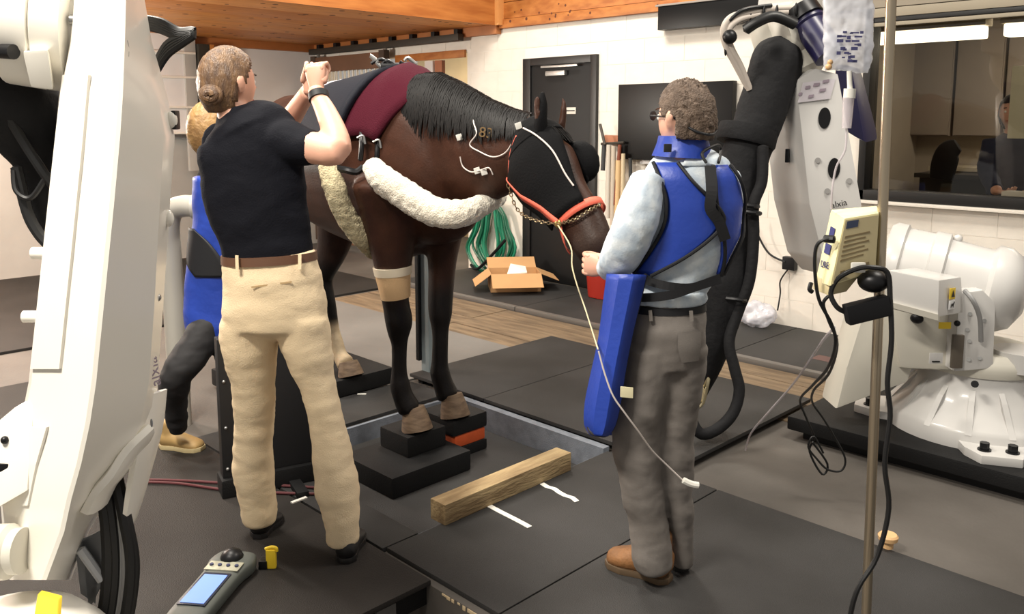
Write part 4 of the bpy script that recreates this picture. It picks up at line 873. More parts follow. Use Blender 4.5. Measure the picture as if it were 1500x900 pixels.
# mane and forelock: many strands hanging on the near side, joined as one part
random.seed(21); _b = B()
for i in range(600):
    f_ = random.random(); a = -3.2 + f_*.78
    k = [j for j in range(len(NK)-1) if NK[j][0] <= a <= NK[j+1][0]] or [0]; k = k[0]
    u_ = (a-NK[k][0])/(NK[k+1][0]-NK[k][0]); z = NK[k][1]+(NK[k+1][1]-NK[k][1])*u_; h = NK[k][3]+(NK[k+1][3]-NK[k][3])*u_; w = NK[k][2]+(NK[k+1][2]-NK[k][2])*u_
    L = (.36+.22*random.random())*(1-.7*f_)*1.12; yy = neck_y(a); P = []
    th_ = L/(h*1.1)
    for s_ in range(6):
        an = th_*s_/5; P.append(V(a+.05*s_/5+random.uniform(-.006, .006), yy-(w+.008)*math.sin(min(an, 1.5)), z+(h+.008)*math.cos(min(an, 1.5)) - max(0, an-1.5)*h))
    loft(_b, P, [(.0055, .003)]*5+[(.001, .001)], V(0, -1, .3), 5, 1, cap=False)
for i in range(40):
    s0 = random.uniform(-.03, .03); L = random.uniform(.1, .2)
    loft(_b, [hp(-.03, .03, s0), hp(.06, .1, s0*1.1), hp(.06+L, .125, s0*1.3)], [(.005, .003), (.005, .003), (.001, .001)], hfr, 5, 2, cap=False)
mn = obj('mane', _b, mat('mane black', (18, 16, 16), .5, var=.3, vs=30, spec=.25), horse); mn['kind'] = 'stuff'
_b = B()
for i in range(60):
    a_ = random.uniform(-.05, .05); b_ = random.uniform(-.04, .04)
    loft(_b, [V(-4.57, HY+a_*.3, 1.47), V(-4.68, HY+a_, 1.35), V(-4.72+b_, HY+a_*1.4, 1.0), V(-4.68+b_, HY+a_, .7+random.uniform(-.1, .1))], [(.01, .006), (.012, .008), (.01, .006), (.002, .002)], V(1, 0, 0), 5, 2, cap=False)
obj('tail', _b, mat('mane black', (18, 16, 16), .5), horse)['kind'] = 'stuff'
# eye on the near side is under the hood
# ---------------------------------------------------------------- tack: a surface band that follows the trunk
def trunk_at(a):
    k = [j for j in range(len(TR)-1) if TR[j][0] <= a <= TR[j+1][0]] or [0]; k = k[0]; u_ = (a-TR[k][0])/(TR[k+1][0]-TR[k][0])
    return [TR[k][i]+(TR[k+1][i]-TR[k][i])*u_ for i in (1, 2, 3)]
def saddle_cloth(x0f, x1f, ang, off, n=22, m=10):
    """sheet over the back: x0f/x1f give its rear and front edge as functions of the angle from the top"""
    bm = B(); G_ = []
    for i in range(n+1):
        th = -ang + 2*ang*i/n; row = []
        for j in range(m+1):
            a = x0f(th) + (x1f(th)-x0f(th))*j/m; z, w, h = trunk_at(a)
            row.append(bm.verts.new(V(a, HY - (w+off)*math.sin(th), z + (h+off)*math.cos(th))))
        G_.append(row)
    for i in range(n):
        for j in range(m): bm.faces.new((G_[i][j], G_[i+1][j], G_[i+1][j+1], G_[i][j+1]))
    return bm
def solid(o, th):
    md = o.modifiers.new('thickness', 'SOLIDIFY'); md.thickness = th; md.offset = 1; return o
m_maroon = mat('maroon wool', (70, 17, 32), .9, bump=.5, bs=180, spec=.15); m_navyc = mat('navy pad', (22, 24, 34), .7, bump=.2, bs=100, spec=.2)
pad = thing('saddle_pad', 'maroon wool pad lying over the horse\'s withers', 'saddle pad', V(-3.4, HY, 1.7))
def ptop(t): return .03*math.cos(t)
_b = saddle_cloth(lambda t: -3.55, lambda t: -2.98-.16*abs(t), 1.2, .022); 
for v in _b.verts: v.co.z += .035*max(0, 1-abs(v.co.y-HY)/.25)
solid(obj('cloth', _b, m_maroon, pad), .02)
sd_ = thing('harness_saddle', 'navy padded harness saddle with a pale grey stripe strapped behind the maroon pad', 'saddle', V(-3.5, HY, 1.7))
_b = saddle_cloth(lambda t: -3.78-.05*abs(t), lambda t: -3.32-.06*abs(t), 1.45, .05)
solid(obj('pad', _b, m_navyc, sd_), .03)
_b = saddle_cloth(lambda t: -3.83-.05*abs(t), lambda t: -3.77-.05*abs(t), 1.3, .07); solid(obj('stripe', _b, mat('pale grey stripe', (186, 186, 196), .5), sd_), .012)
random.seed(4)
for i in range(9):
    a_ = D(540+random.uniform(0, 60), 92+random.uniform(-4, 8), 4.25); b2 = a_+RT*random.uniform(-.05, .06)+UP*random.uniform(-.02, .03); c2 = b2+RT*.04-UP*.03
    obj('cable_clip' if i % 3 else 'buckle', tube(B(), [a_, b2, c2], .009), m_bolt if i % 3 else m_pvc, sd_)
obj('hardware_block', obox(B(), D(572, 98, 4.26), RT, FW, UP, (.09, .06, .03), .008), m_bolt, sd_)
for px_, py_ in ((551, 213), (528, 207)):
    obj('strap', tube(B(), [D(px_, py_-30, 4.0), D(px_+2, py_, 3.88), D(px_, py_+28, 3.87)], .012), m_bolt, sd_); obj('ring', tube(B(), [D(px_-5, py_-5, 3.86), D(px_+4, py_-8, 3.86), D(px_+7, py_+4, 3.86)], .005), m_pvc, sd_)
obj('billet', tube(B(), [D(488, 246, 3.9), D(506, 249, 3.85), D(522, 252, 3.85), D(532, 245, 3.86)], .016), m_bolt, sd_)
m_fl = mat('fleece', (236, 228, 210), .95, bump=.9, bs=140, sheen=.5, var=.1, vs=20); m_fl2 = mat('worn fleece', (196, 184, 150), .95, bump=.9, bs=120, var=.3, vs=8)
def fleece(name, lab, P, R, m):
    _b = B(); loft(_b, P, R, None, 18, 5); o = obj(name, remesh(_b, .009, 2, lambda q: .006*noise.noise(q*45)+.003*noise.noise(q*110)), m, None, True, 180); return tag(o, lab, 'fleece strap', 'fleece straps')
fleece('fleece_breast_strap', 'clean white fleece breast strap curving round the front of the horse\'s chest', [D(544, 240, 3.8), D(560, 262, 3.75), D(600, 290, 3.66), D(640, 311, 3.58), D(680, 312, 3.56), D(712, 298, 3.66), D(732, 290, 3.82)], [.045, .062, .066, .064, .058, .045, .035], m_fl)
fleece('fleece_girth', 'dirty cream fleece girth strap running down behind the foreleg', [D(478, 240, 3.88), D(488, 268, 3.86), D(498, 298, 3.86), D(512, 325, 3.87), D(530, 350, 3.9), D(545, 372, 3.98)], [.04, .052, .05, .05, .045, .03], m_fl2)
# bandage
t = thing('leg_bandage', 'beige bandage wrapped round the upper near foreleg', 'bandage', D(577, 435, 3.92))
_b = B(); loft(_b, [D(575, 392, 3.92), D(576, 405, 3.92), D(578, 420, 3.92), D(580, 436, 3.92)], [(pw(28, 3.92), .103), (pw(26, 3.92), .096), (pw(24, 3.92), .09), (pw(22, 3.92), .082)], FW, 24, 3, rnd=False); obj('wrap', _b, mat('bandage beige', (222, 186, 140), .85, bump=.3, bs=150), t)
_b = B(); loft(_b, [D(575, 390, 3.92), D(576, 402, 3.92)], [(pw(29.5, 3.92), .107), (pw(27.5, 3.92), .1)], FW, 24, 2, rnd=False); obj('wrap_edge', _b, mat('bandage white', (232, 220, 196), .85), t)
# hood: two side panels and eye cups
hood = thing('blinker_hood', 'black cloth hood with eye cups over the horse\'s head', 'hood', HA)
m_hood = mat('hood black', (11, 11, 13), .85, bump=.2, bs=120, spec=.15)
def head_sec(t):
    k = [j for j in range(len(HS)-1) if HS[j][0] <= t <= HS[j+1][0]] or [0]; k = k[0]; u_ = (t-HS[k][0])/(HS[k+1][0]-HS[k][0])
    return [HS[k][i]+(HS[k+1][i]-HS[k][i])*u_ for i in (1, 2, 3)]
def head_pt(t, a, off):           # a = 0 at the forehead, positive to the near (camera) side
    f, w, h = head_sec(t); return hp(t, f + (h+off)*math.cos(a), NS*(w+off)*math.sin(a))
NS = 1 if hsd.dot(-FW) > 0 else -1
def head_sheet(t0, t1, a0f, a1f, off, n=14, m=14):
    bm = B(); G_ = []
    for i in range(n+1):
        t = t0+(t1-t0)*i/n; u_ = i/n
        G_.append([bm.verts.new(head_pt(t, a0f(u_)+(a1f(u_)-a0f(u_))*j/m, off)) for j in range(m+1)])
    for i in range(n):
        for j in range(m): bm.faces.new((G_[i][j], G_[i][j+1], G_[i+1][j+1], G_[i+1][j]))
    return bm
solid(obj('near_panel', head_sheet(.0, .72, lambda u: .1+.55*u, lambda u: 2.8-.3*u, .016), m_hood, hood), .008)
solid(obj('far_panel', head_sheet(.0, .5, lambda u: -2.4, lambda u: -.55-.3*u, .012), m_hood, hood), .008)
solid(obj('crown', head_sheet(-.05, .12, lambda u: -1.8, lambda u: 2.2, .016), m_hood, hood), .01)
c_ = D(880, 250, 3.3); _b = B(); ball(_b, head_pt(.33, -.95, .03), .075, (1, .75, 1.2), 16, (hfr, hsd, hax)); obj('eye_cup', _b, m_hood, hood)
_e = D(792, 194, 3.37); _b = B(); loft(_b, [_e, _e+UP*.05, _e+UP*.11+RT*.006, _e+UP*.155+RT*.006], [(.034, .03), (.04, .026), (.03, .02), (.008, .008)], RT, 14, 3); obj('ear_cover', _b, m_hood, hood)
# halter
hal = thing('halter', 'coral nylon halter with a chain on the horse\'s head', 'halter', hp(.7))
m_cor = mat('coral webbing', (226, 104, 82), .7, bump=.2, bs=200)
def head_band(pts, wd, off, m, name):   # pts: (t, angle) on the head surface
    bm = B(); P = catmull([Vector((a, b_)) for a, b_ in pts], 6); R_ = []
    for i, q in enumerate(P):
        c = head_pt(q[0], q[1], off); nx = P[min(i+1, len(P)-1)]; pv = P[max(i-1, 0)]
        T_ = (head_pt(nx[0], nx[1], off)-head_pt(pv[0], pv[1], off)).normalized(); f, w, h = head_sec(q[0]); nrm = (c-hp(q[0], f)).normalized(); s_ = T_.cross(nrm).normalized()*wd/2
        R_.append((bm.verts.new(c-s_), bm.verts.new(c+s_)))
    for i in range(len(R_)-1): bm.faces.new((R_[i][0], R_[i][1], R_[i+1][1], R_[i+1][0]))
    return solid(obj(name, bm, m, hal), .004)
head_band([(.74, a_) for a_ in (-2.2, -1.2, -.5, 0, .5, 1.0, 1.5, 1.9)], .032, .014, m_cor, 'noseband')
head_band([(.2, 2.45), (.35, 2.3), (.52, 2.1), (.66, 1.95), (.74, 1.85)], .03, .022, m_cor, 'cheek_strap')
head_band([(.05, 1.5), (.12, 2.1), (.2, 2.45)], .03, .022, m_cor, 'crown_strap')
head_band([(.74, 1.9), (.84, 2.3), (.9, 2.9)], .026, .014, m_cor, 'chin_strap')
for a_ in (1.88,): obj('ring', ball(B(), head_pt(.745, a_, .02), .018, (1, .5, 1)), mat('brass ring', (176, 150, 90), .3, .8), hal)
def chain(P, n_, nm):
    Q = catmull(P, 12); L = [0]
    for i in range(1, len(Q)): L.append(L[-1]+(Q[i]-Q[i-1]).length)
    bm = B()
    for k in range(n_):
        s = L[-1]*(k+.5)/n_; i = max(j for j in range(len(L)) if L[j] <= s); i = min(i, len(Q)-2); c = Q[i].lerp(Q[i+1], (s-L[i])/max(L[i+1]-L[i], 1e-6)); T_ = (Q[i+1]-Q[i]).normalized()
        s1 = T_.cross(FW).normalized() if k % 2 else T_.cross(T_.cross(FW)).normalized(); ln_ = L[-1]/n_*.62
        loft(bm, [c + T_*(ln_*math.cos(a))+s1*(.006*math.sin(a)) for a in [i2*2*math.pi/8 for i2 in range(9)]], [.0022]*9, None, 5, 1, cap=False)
    return obj(nm, bm, mat('chain steel', (150, 132, 104), .35, .8), hal)
ri = head_pt(.745, 1.88, .025)
chain([head_pt(.2, 2.45, .03), head_pt(.4, 2.75, .05), head_pt(.6, 2.4, .05), ri], 22, 'jaw_chain')
chain([ri, head_pt(.8, 1.3, .018), head_pt(.8, .7, .018), head_pt(.78, .1, .02)], 20, 'nose_chain')
# lead and drip lines, tape tabs, brand
o = obj('lead_rope', tube(B(), [ri, D(836, 362, 3.1), D(838, 390, 3.05), D(846, 420, 3.0), D(858, 455, 2.95), D(876, 512, 2.58)], .0026), mat('rope pale', (206, 196, 160), .8)); tag(o, 'thin pale lead line hanging from the halter past the man\'s apron', 'lead')
m_line = mat('clear line', (214, 204, 198), .3)
def near_neck(x, y): # on the near flank of the neck
    r = ray(x, y); best = None
    for i in range(200):
        d = 3.0+i*.01; q = EYE + r*(d/r.dot(FW)); a = q.x
        if a < NK[0][0] or a > NK[-1][0]: continue
        k = [j for j in range(len(NK)-1) if NK[j][0] <= a <= NK[j+1][0]][0]; u_ = (a-NK[k][0])/(NK[k+1][0]-NK[k][0]); z = NK[k][1]+(NK[k+1][1]-NK[k][1])*u_; h = NK[k][3]+(NK[k+1][3]-NK[k][3])*u_; w = NK[k][2]+(NK[k+1][2]-NK[k][2])*u_
        if ((q.y-neck_y(a))/w)**2+((q.z-z)/h)**2 < 1.12: return EYE + r*((d-.012)/r.dot(FW))
    return D(x, y, 3.6)
for lab, P2 in (('thin clear drip line looping over the branded side of the neck', [(693, 162), (694, 180), (698, 196), (688, 212), (702, 222), (722, 230), (740, 224), (751, 208)]), ('thin clear line lower on the neck by the tape tabs', [(674, 230), (678, 244), (690, 252), (702, 250), (716, 246), (722, 256)])):
    o = obj('drip_line', tube(B(), [near_neck(*q) for q in P2], .0028), m_line); tag(o, lab, 'tubing', 'lines on the neck')
o = obj('drip_line', tube(B(), [head_pt(.02, 1.2, .03), head_pt(.15, .9, .035), head_pt(.32, .75, .04), head_pt(.5, .75, .035), head_pt(.6, .7, .03)], .0035), m_line); tag(o, 'thin clear line running down over the black hood', 'tubing', 'lines on the neck')
for (x, y), lab in (((673, 201), 'white tape tab highest on the neck, beside the brand'), ((699, 250), 'left one of the two low tape tabs on the neck'), ((709, 252), 'right one of the two low tape tabs on the neck'), ((771, 184), 'white tape tab at the poll beside the black hood')):
    c = near_neck(x, y) if x < 760 else hp(-.02, .02, NS*.1); o = obj('tape_tab', obox(B(), c, (RT+UP*.3).normalized(), (UP-RT*.3).normalized(), FW, (.026, .026, .008), .002), m_tape); tag(o, lab, 'tape tab', 'tape tabs on the horse')
c = near_neck(712, 195); text('brand_mark', '83', .06, c-FW*.014, (RT-UP*.15), UP, mat('brand pale', (128, 102, 66), .8), horse, .002)
# ---------------------------------------------------------------- people
m_skin = mat('skin', (222, 170, 146), .5, var=.06, vs=6, bump=.05, bs=200)
def add_head(bm, c, face, s=1.0, tilt=0):
    f = Vector(face); f.z = 0; f.normalize(); u = (UP + f*tilt).normalized(); f = (f - u*f.dot(u)).normalized(); sd = f.cross(u)
    t = bmesh.new(); bmesh.ops.create_uvsphere(t, u_segments=36, v_segments=26, radius=1)
    for v in t.verts:
        a, b_, z = v.co.x, v.co.y, v.co.z          # side, forward, up
        w = .076*(1-.22*max(0, -z)**1.4); dp = .098*(1-.12*max(0, -z)*(1 if b_ < 0 else .3)); hh = .118
        y = b_*dp; x = a*w; zz = z*hh
        if b_ > 0:
            y += .022*math.exp(-(a/.16)**2-((z+.12)/.17)**2)         # nose
            y += .006*math.exp(-(a/.5)**2-((z-.22)/.1)**2)           # brow
            y -= .008*(math.exp(-((a-.38)/.17)**2-((z-.05)/.12)**2)+math.exp(-((a+.38)/.17)**2-((z-.05)/.12)**2))
            y += .005*math.exp(-(a/.28)**2-((z+.5)/.07)**2) + .008*math.exp(-(a/.3)**2-((z+.82)/.14)**2)   # lips, chin
        v.co = Vector(c) + (sd*x + f*y + u*zz)*s
    merge(bm, t)
    for q in (-1, 1):
        e = Vector(c) + (sd*(q*.076) - f*.006 + u*.0)*s
        loft(bm, [e-u*.03*s, e-u*.008*s+sd*(q*.008), e+u*.016*s+sd*(q*.012)-f*.006, e+u*.034*s+sd*(q*.006)], [(.006*s, .01*s), (.008*s, .016*s), (.008*s, .018*s), (.004*s, .008*s)], f, 10, 3)
    return f, sd, u
def head_details(root, c, fr, s=1.0, col=(60, 44, 34)):
    f, sd, u = fr
    for q in (-1, 1):
        e = Vector(c) + (sd*(q*.03) + f*.077 + u*.006)*s
        obj('eye', ball(B(), e, .012*s), mat('eye white', (236, 232, 226), .3), root)
        obj('eyebrow', tube(B(), [e+u*.024*s-sd*.016*s+f*.006, e+u*.028*s+f*.01, e+u*.024*s+sd*.016*s+f*.006], .003*s), mat('brow', col, .7), root)
    m_ = Vector(c) + (f*.09 - u*.058)*s
    obj('mouth', tube(B(), [m_-sd*.022*s-f*.008*s, m_, m_+sd*.022*s-f*.008*s], .0035*s), mat('lips', (184, 110, 98), .5), root)
def hand(bm, w, dirv, side, curl=.7, s=1.0, thumb=.7):
    dirv = Vector(dirv).normalized(); side = Vector(side); side = (side-dirv*side.dot(dirv)).normalized(); n = dirv.cross(side)
    loft(bm, [w-dirv*.02*s, w+dirv*.02*s, w+dirv*.055*s, w+dirv*.085*s], [(.024*s, .018*s), (.034*s, .018*s), (.042*s, .016*s), (.04*s, .012*s)], n, 14, 3)
    for i, L in enumerate((.92, 1.0, .95, .76)):
        p_ = w + dirv*(.082*s) + side*((.03-.0205*i)*s); d_ = dirv.copy(); P = [p_-dirv*.015*s, p_]
        for j, l in enumerate((.042, .028, .022)):
            d_ = Matrix.Rotation(-curl*(.9 if j else .8), 3, side) @ d_; p_ = p_ + d_*(l*L*s); P.append(p_)
        loft(bm, P, [.0095*s, .0095*s, .009*s, .0082*s, .0068*s], None, 10, 2)
    p_ = w + dirv*.022*s + side*.03*s; d_ = (dirv*.65+side*.75).normalized(); P = [p_]
    ax_ = (side*.4+dirv*.5).normalized()
    if curl > 1:
        loft(bm, [p_, p_+dirv*.035*s+n*.022*s, p_+dirv*.055*s+n*.04*s-side*.016*s, p_+dirv*.06*s+n*.045*s-side*.04*s], [.014*s, .0125*s, .011*s, .008*s], None, 10, 2); return
    for l in (.036, .03, .024):
        p_ = p_ + d_*(l*s); P.append(p_); d_ = (Matrix.Rotation(-thumb*.7, 3, ax_) @ d_ + dirv*.15).normalized()
    loft(bm, P, [.014*s, .0115*s, .0105*s, .008*s], None, 10, 2)
def rowloft(bm, rows, ratio=1.0, seg=22, n=3, p=2.0, rnd=True):       # rows: x, y, d, half width px, [depth ratio]
    loft(bm, [D(r[0], r[1], r[2]) for r in rows], [(pw(r[3], r[2]), pw(r[3], r[2])*(r[4] if len(r) > 4 else ratio)) for r in rows], FW, seg, n, p=p, rnd=rnd)
def hair_shell(c, fr, s, keep, amp=.004, grow=1.09, freq=60):
    f, sd, u = fr; t = bmesh.new(); bmesh.ops.create_uvsphere(t, u_segments=56, v_segments=40, radius=1)
    dead = [fc for fc in t.faces if not keep(*(lambda m_: (m_.x, m_.y, m_.z))(fc.calc_center_median()))]
    bmesh.ops.delete(t, geom=dead, context='FACES')
    for v in t.verts:
        a, b_, z = v.co
        q = Vector(c) + (sd*(a*.076) + f*(b_*.098) + u*(z*.118))*s*grow
        v.co = q + (q-Vector(c)).normalized()*(amp*noise.noise(Vector((a*freq*.25, b_*freq*.25, z*freq*.1)))+amp*noise.noise(q*freq*2.2))
    return t
class Rows:
    """a body surface given by photo rows; pt(x, y) is a point on its camera side"""
    def __init__(s, rows, ratio): s.r = rows; s.k = ratio
    def at(s, y):
        r = s.r
        for i in range(len(r)-1):
            if r[i][1] <= y <= r[i+1][1]:
                u_ = (y-r[i][1])/(r[i+1][1]-r[i][1]); return [r[i][j]+(r[i+1][j]-r[i][j])*u_ for j in (0, 2, 3)]
        e = r[0] if y < r[0][1] else r[-1]; return [e[0], e[2], e[3]]
    def pt(s, x, y, off=0.0):
        c, d, w = s.at(y); sn = max(-1, min(1, (x-c)/w)); C = D(c, y, d); w_ = pw(w, d)
        return C + RT*((w_+off)*sn) - FW*((w_*s.k+off)*math.sqrt(1-sn*sn))
    def sheet(s, rows, off, m=12, n=3):
        rows = catmull([Vector(r) for r in rows], n); bm = B(); G_ = []
        for y, a, b_ in rows: G_.append([bm.verts.new(s.pt(a+(b_-a)*j/m, y, off)) for j in range(m+1)])
        for i in range(len(G_)-1):
            for j in range(m): bm.faces.new((G_[i][j], G_[i][j+1], G_[i+1][j+1], G_[i+1][j]))
        return bm
    def line(s, pts, off, r, seg=8): return tube(B(), [s.pt(x, y, off) for x, y in pts], r, seg, 4)
    def strap(s, pts, wd, off, th=.005):
        P = catmull([s.pt(x, y, off) for x, y in pts], 5); bm = B(); R_ = []
        for i, q in enumerate(P):
            T_ = (P[min(i+1, len(P)-1)]-P[max(i-1, 0)]).normalized(); sd_v = T_.cross(FW).normalized()*wd/2; R_.append((q-sd_v, q+sd_v))
        for i in range(len(P)-1): hexa(bm, [R_[i][0], R_[i][1], R_[i+1][1], R_[i+1][0]]+[q-FW*th for q in (R_[i][0], R_[i][1], R_[i+1][1], R_[i+1][0])])
        return bm
def shoe(name, heel, toe, w, h, m, sole_m, parent, ankle=None):
    ax_ = (toe-heel); L = ax_.length; ax_ = ax_.normalized(); sd_v = ax_.cross(UP); _b = B()
    loft(_b, [heel+UP*h*.5, heel+ax_*L*.12+UP*h*.55, heel+ax_*L*.4+UP*h*.5, heel+ax_*L*.7+UP*h*.36, heel+ax_*L*.92+UP*h*.28, toe+UP*h*.25], [(w*.7, h*.42), (w*.85, h*.5), (w*.8, h*.46), (w, h*.32), (w*.85, h*.25), (w*.45, h*.16)], UP, 18, 3)
    loft(_b, [heel+ax_*L*.2+UP*h*.5, heel+ax_*L*.17+UP*h*1.5], [(w*.75, w), (w*.7, w*.85)], ax_, 16, 2)
    o = obj(name, remesh(_b, .008, 2), m, parent, True, 180)
    pl = [heel+ax_*(L*a)+sd_v*(w*b_) for a, b_ in ((-.04, .35), (.08, .8), (.4, .72), (.7, 1.02), (.92, .9), (1.03, .45), (1.03, -.45), (.92, -.9), (.7, -1.02), (.4, -.72), (.08, -.8), (-.04, -.35))]
    obj('sole', prism(B(), pl, UP*.022, .005), sole_m, o); return o
m_blackcloth = mat('black polo cloth', (17, 18, 25), .85, bump=.25, bs=160, spec=.15)
m_khaki = mat('khaki twill', (230, 208, 172), .8, bump=.25, bs=220, var=.06, vs=5)
m_belt = mat('brown leather belt', (96, 66, 48), .5)
m_shoeblk = mat('black shoe', (26, 24, 24), .5)
m_blue = mat('blue apron vinyl', (36, 66, 164), .42, bump=.12, bs=60, var=.12, vs=4)
m_trim = mat('black piping', (16, 17, 22), .6)
m_shirt = mat('pale blue cotton', (186, 200, 214), .85, col2=(216, 224, 230), vs=26, bump=.12, bs=160)
m_jean = mat('grey denim', (126, 120, 115), .85, col2=(104, 98, 93), vs=7, bump=.1, bs=260)

# ---- the woman in the black polo shirt
W0 = G(445, 800, 0); t = thing('person', 'person in a black polo shirt and khaki trousers reaching up, back to the camera', 'person', W0)
hc = D(335, 124, 3.02); fdir = (RT*.6+FW*.8)
_b = B(); fr = add_head(_b, hc, fdir, 1.0, -.05)
rowloft(_b, [(340, 150, 3.02, 22), (343, 170, 3.0, 24), (350, 190, 2.99, 34)], 1.0)
W_T = [(344, 172, 2.99, 26), (356, 184, 2.99, 56), (366, 205, 2.98, 72), (368, 250, 2.97, 76), (376, 300, 2.97, 74), (388, 345, 2.97, 68), (393, 375, 2.97, 66), (396, 392, 2.97, 66)]
rowloft(_b, [(a, y, d, w*.85) for a, y, d, w in W_T] + [(400, 430, 2.97, 62), (403, 470, 2.97, 58)], .6)
WL = [(366, 470, 2.98, 42), (366, 505, 2.99, 41), (371, 560, 3.01, 33), (373, 620, 3.03, 29), (371, 680, 3.05, 31), (378, 735, 3.06, 28), (381, 766, 3.06, 24)]
WR = [(444, 470, 2.96, 38), (448, 505, 2.95, 37), (464, 560, 2.94, 28), (479, 620, 2.93, 26), (489, 680, 2.92, 31), (494, 722, 2.91, 33), (501, 760, 2.9, 27), (503, 793, 2.9, 24)]
for R_ in (WL, WR): rowloft(_b, [(a, y, d, w*.7) for a, y, d, w in R_])
# arms
AR = [(420, 212, 2.95, 26), (455, 216, 2.9, 24), (492, 222, 2.86, 21), (492, 200, 2.9, 19), (478, 165, 2.98, 15.5), (466, 142, 3.03, 12.5), (464, 132, 3.05, 13)]
AL = [(330, 215, 3.05, 26), (380, 205, 3.25, 22), (418, 182, 3.36, 17), (436, 158, 3.3, 14), (452, 134, 3.22, 12)]
rowloft(_b, AR); rowloft(_b, AL)
bm_ = remesh(_b, .008, 3)
hand(bm_, D(464, 130, 3.05), UP+RT*-.08+FW*.1, RT-FW*.3, 1.5, .95); hand(bm_, D(454, 130, 3.2), UP+RT*.22, -RT-FW*.2, 1.4, .9)
obj('body', bm_, m_skin, t, True, 180); head_details(t, hc, fr)
ht = hair_shell(hc, fr, 1.0, lambda a, b_, z: b_ < .1+.85*max(0, z)**1.3 and z > -.72 and not (abs(a) > .55 and z < .02 and b_ > -.25), .003, 1.1, 50)
m_hair = mat('light brown hair', (88, 66, 50), .45, col2=(124, 94, 64), vs=16, stretch=(4, 4, 1), bump=.5, bs=60)
solid(obj('hair', ht, m_hair, t), .006)
_b = B(); bc = D(311, 140, 2.93)
for k in range(9):
    a_ = k*.7; tube(_b, [bc+RT*((.012+.0028*k)*math.cos(a_*2.3+q))+UP*((.01+.0024*k)*math.sin(a_*2.3+q))-FW*(.034-.003*k) for q in (0, .8, 1.6, 2.4, 3.2)], .011, 8, 4)
ball(_b, bc+FW*.01, .038, (1.1, .9, .9)); obj('hair_bun', _b, m_hair, t)
_b = B(); rowloft(_b, [(346, 163, 3.0, 29), (348, 172, 2.995, 35), (353, 182, 2.99, 54), (360, 196, 2.985, 66)], .72); rowloft(_b, W_T, .62, 30, 4); rowloft(_b, [(415, 208, 2.95, 34), (440, 214, 2.92, 29), (462, 216, 2.895, 26)], 1.0, rnd=False); rowloft(_b, [(325, 212, 3.03, 32), (345, 212, 3.14, 28), (362, 208, 3.2, 26)], 1.0)
obj('polo_shirt', remesh(_b, .009, 3, folds(.007, (8, 8, 14), 3)), m_blackcloth, t, True, 180)
_b = B(); rowloft(_b, [(394, 376, 2.97, 69), (397, 395, 2.97, 71), (400, 420, 2.97, 74), (402, 450, 2.97, 78), (404, 478, 2.97, 78)], .66, 30); rowloft(_b, WL, 1.05); rowloft(_b, WR, 1.05)
obj('trousers', remesh(_b, .009, 2, folds(.0065, (8, 8, 17), 9)), m_khaki, t, True, 180)
WTR = Rows([(394, 370, 2.97, 70), (397, 395, 2.97, 73), (402, 450, 2.97, 79), (404, 480, 2.97, 79)], .68)
_b = B(); rowloft(_b, [(394, 371, 2.97, 70.5), (395, 383, 2.97, 71)], .67, 36, rnd=False); obj('belt', _b, m_belt, t)
for x in (363, 446): obj('belt_loop', WTR.strap([(x, 367), (x+1, 388)], .011, .008), m_khaki, t)
obj('pocket_welt', WTR.strap([(384, 411), (438, 405)], .006, .004, .002), mat('khaki shade seam', (186, 158, 116), .8), t)
obj('wrist_band', lathe(B(), D(467, 142, 3.025), (D(464, 126, 3.05)-D(467, 142, 3.025)), [(-.012, .031), (-.012, .036), (.014, .036), (.014, .031)], 24), m_trim, t)
shoe('shoe', G(377, 790, 0), G(405, 760, 0), .045, .075, m_shoeblk, m_shoeblk, t); shoe('shoe', G(506, 826, 0), G(522, 785, 0), .047, .08, m_shoeblk, m_shoeblk, t)

# ---- the man in the blue apron
t = thing('person', 'person in a blue lead apron and grey jeans at the horse\'s head', 'person', G(960, 850, 0))
hc = D(1003, 176, 2.72); fdir = (-RT*.6+FW*.8)
_b = B(); fr = add_head(_b, hc, fdir, .95, -.04)
rowloft(_b, [(1000, 195, 2.73, 26), (1000, 220, 2.73, 28), (1002, 240, 2.73, 38)], 1.0)
M_T = [(1000, 218, 2.73, 30), (1002, 234, 2.73, 52), (1006, 256, 2.72, 67), (1011, 300, 2.71, 67), (1008, 345, 2.71, 66), (998, 385, 2.71, 58), (986, 415, 2.71, 53), (981, 443, 2.71, 53)]
rowloft(_b, [(a, y, d, w*.85) for a, y, d, w in M_T] + [(980, 480, 2.71, 48), (975, 520, 2.71, 46)], .6)
ML = [(950, 505, 2.72, 42), (944, 560, 2.73, 40), (932, 630, 2.74, 38), (938, 700, 2.74, 34), (948, 760, 2.74, 30), (954, 805, 2.73, 31), (957, 830, 2.73, 29)]
MR = [(1002, 505, 2.72, 36), (998, 560, 2.74, 33), (990, 630, 2.76, 29), (991, 700, 2.78, 26), (996, 760, 2.79, 20), (999, 805, 2.8, 18), (1000, 828, 2.8, 17)]
for R_ in (ML, MR): rowloft(_b, [(a, y, d, w*.7) for a, y, d, w in R_])
SL = [(950, 262, 2.66, 27), (939, 300, 2.63, 31), (926, 338, 2.63, 33), (913, 370, 2.67, 31), (903, 388, 2.76, 26), (896, 392, 2.86, 21)]
SR = [(1060, 262, 2.72, 26), (1066, 310, 2.8, 24), (1040, 350, 2.95, 22), (985, 365, 3.1, 16), (940, 372, 3.18, 13)]
rowloft(_b, [(a, y, d, w*.66) for a, y, d, w in SL] + [(888, 392, 2.94, 13)]); rowloft(_b, [(a, y, d, w*.7) for a, y, d, w in SR])
bm_ = remesh(_b, .008, 3)
hand(bm_, D(889, 392, 2.93), (-RT*.8+FW*.5+UP*.05), UP, 1.15, 1.0); hand(bm_, D(938, 372, 3.18), (-RT+FW*.2), UP, .8, .95)
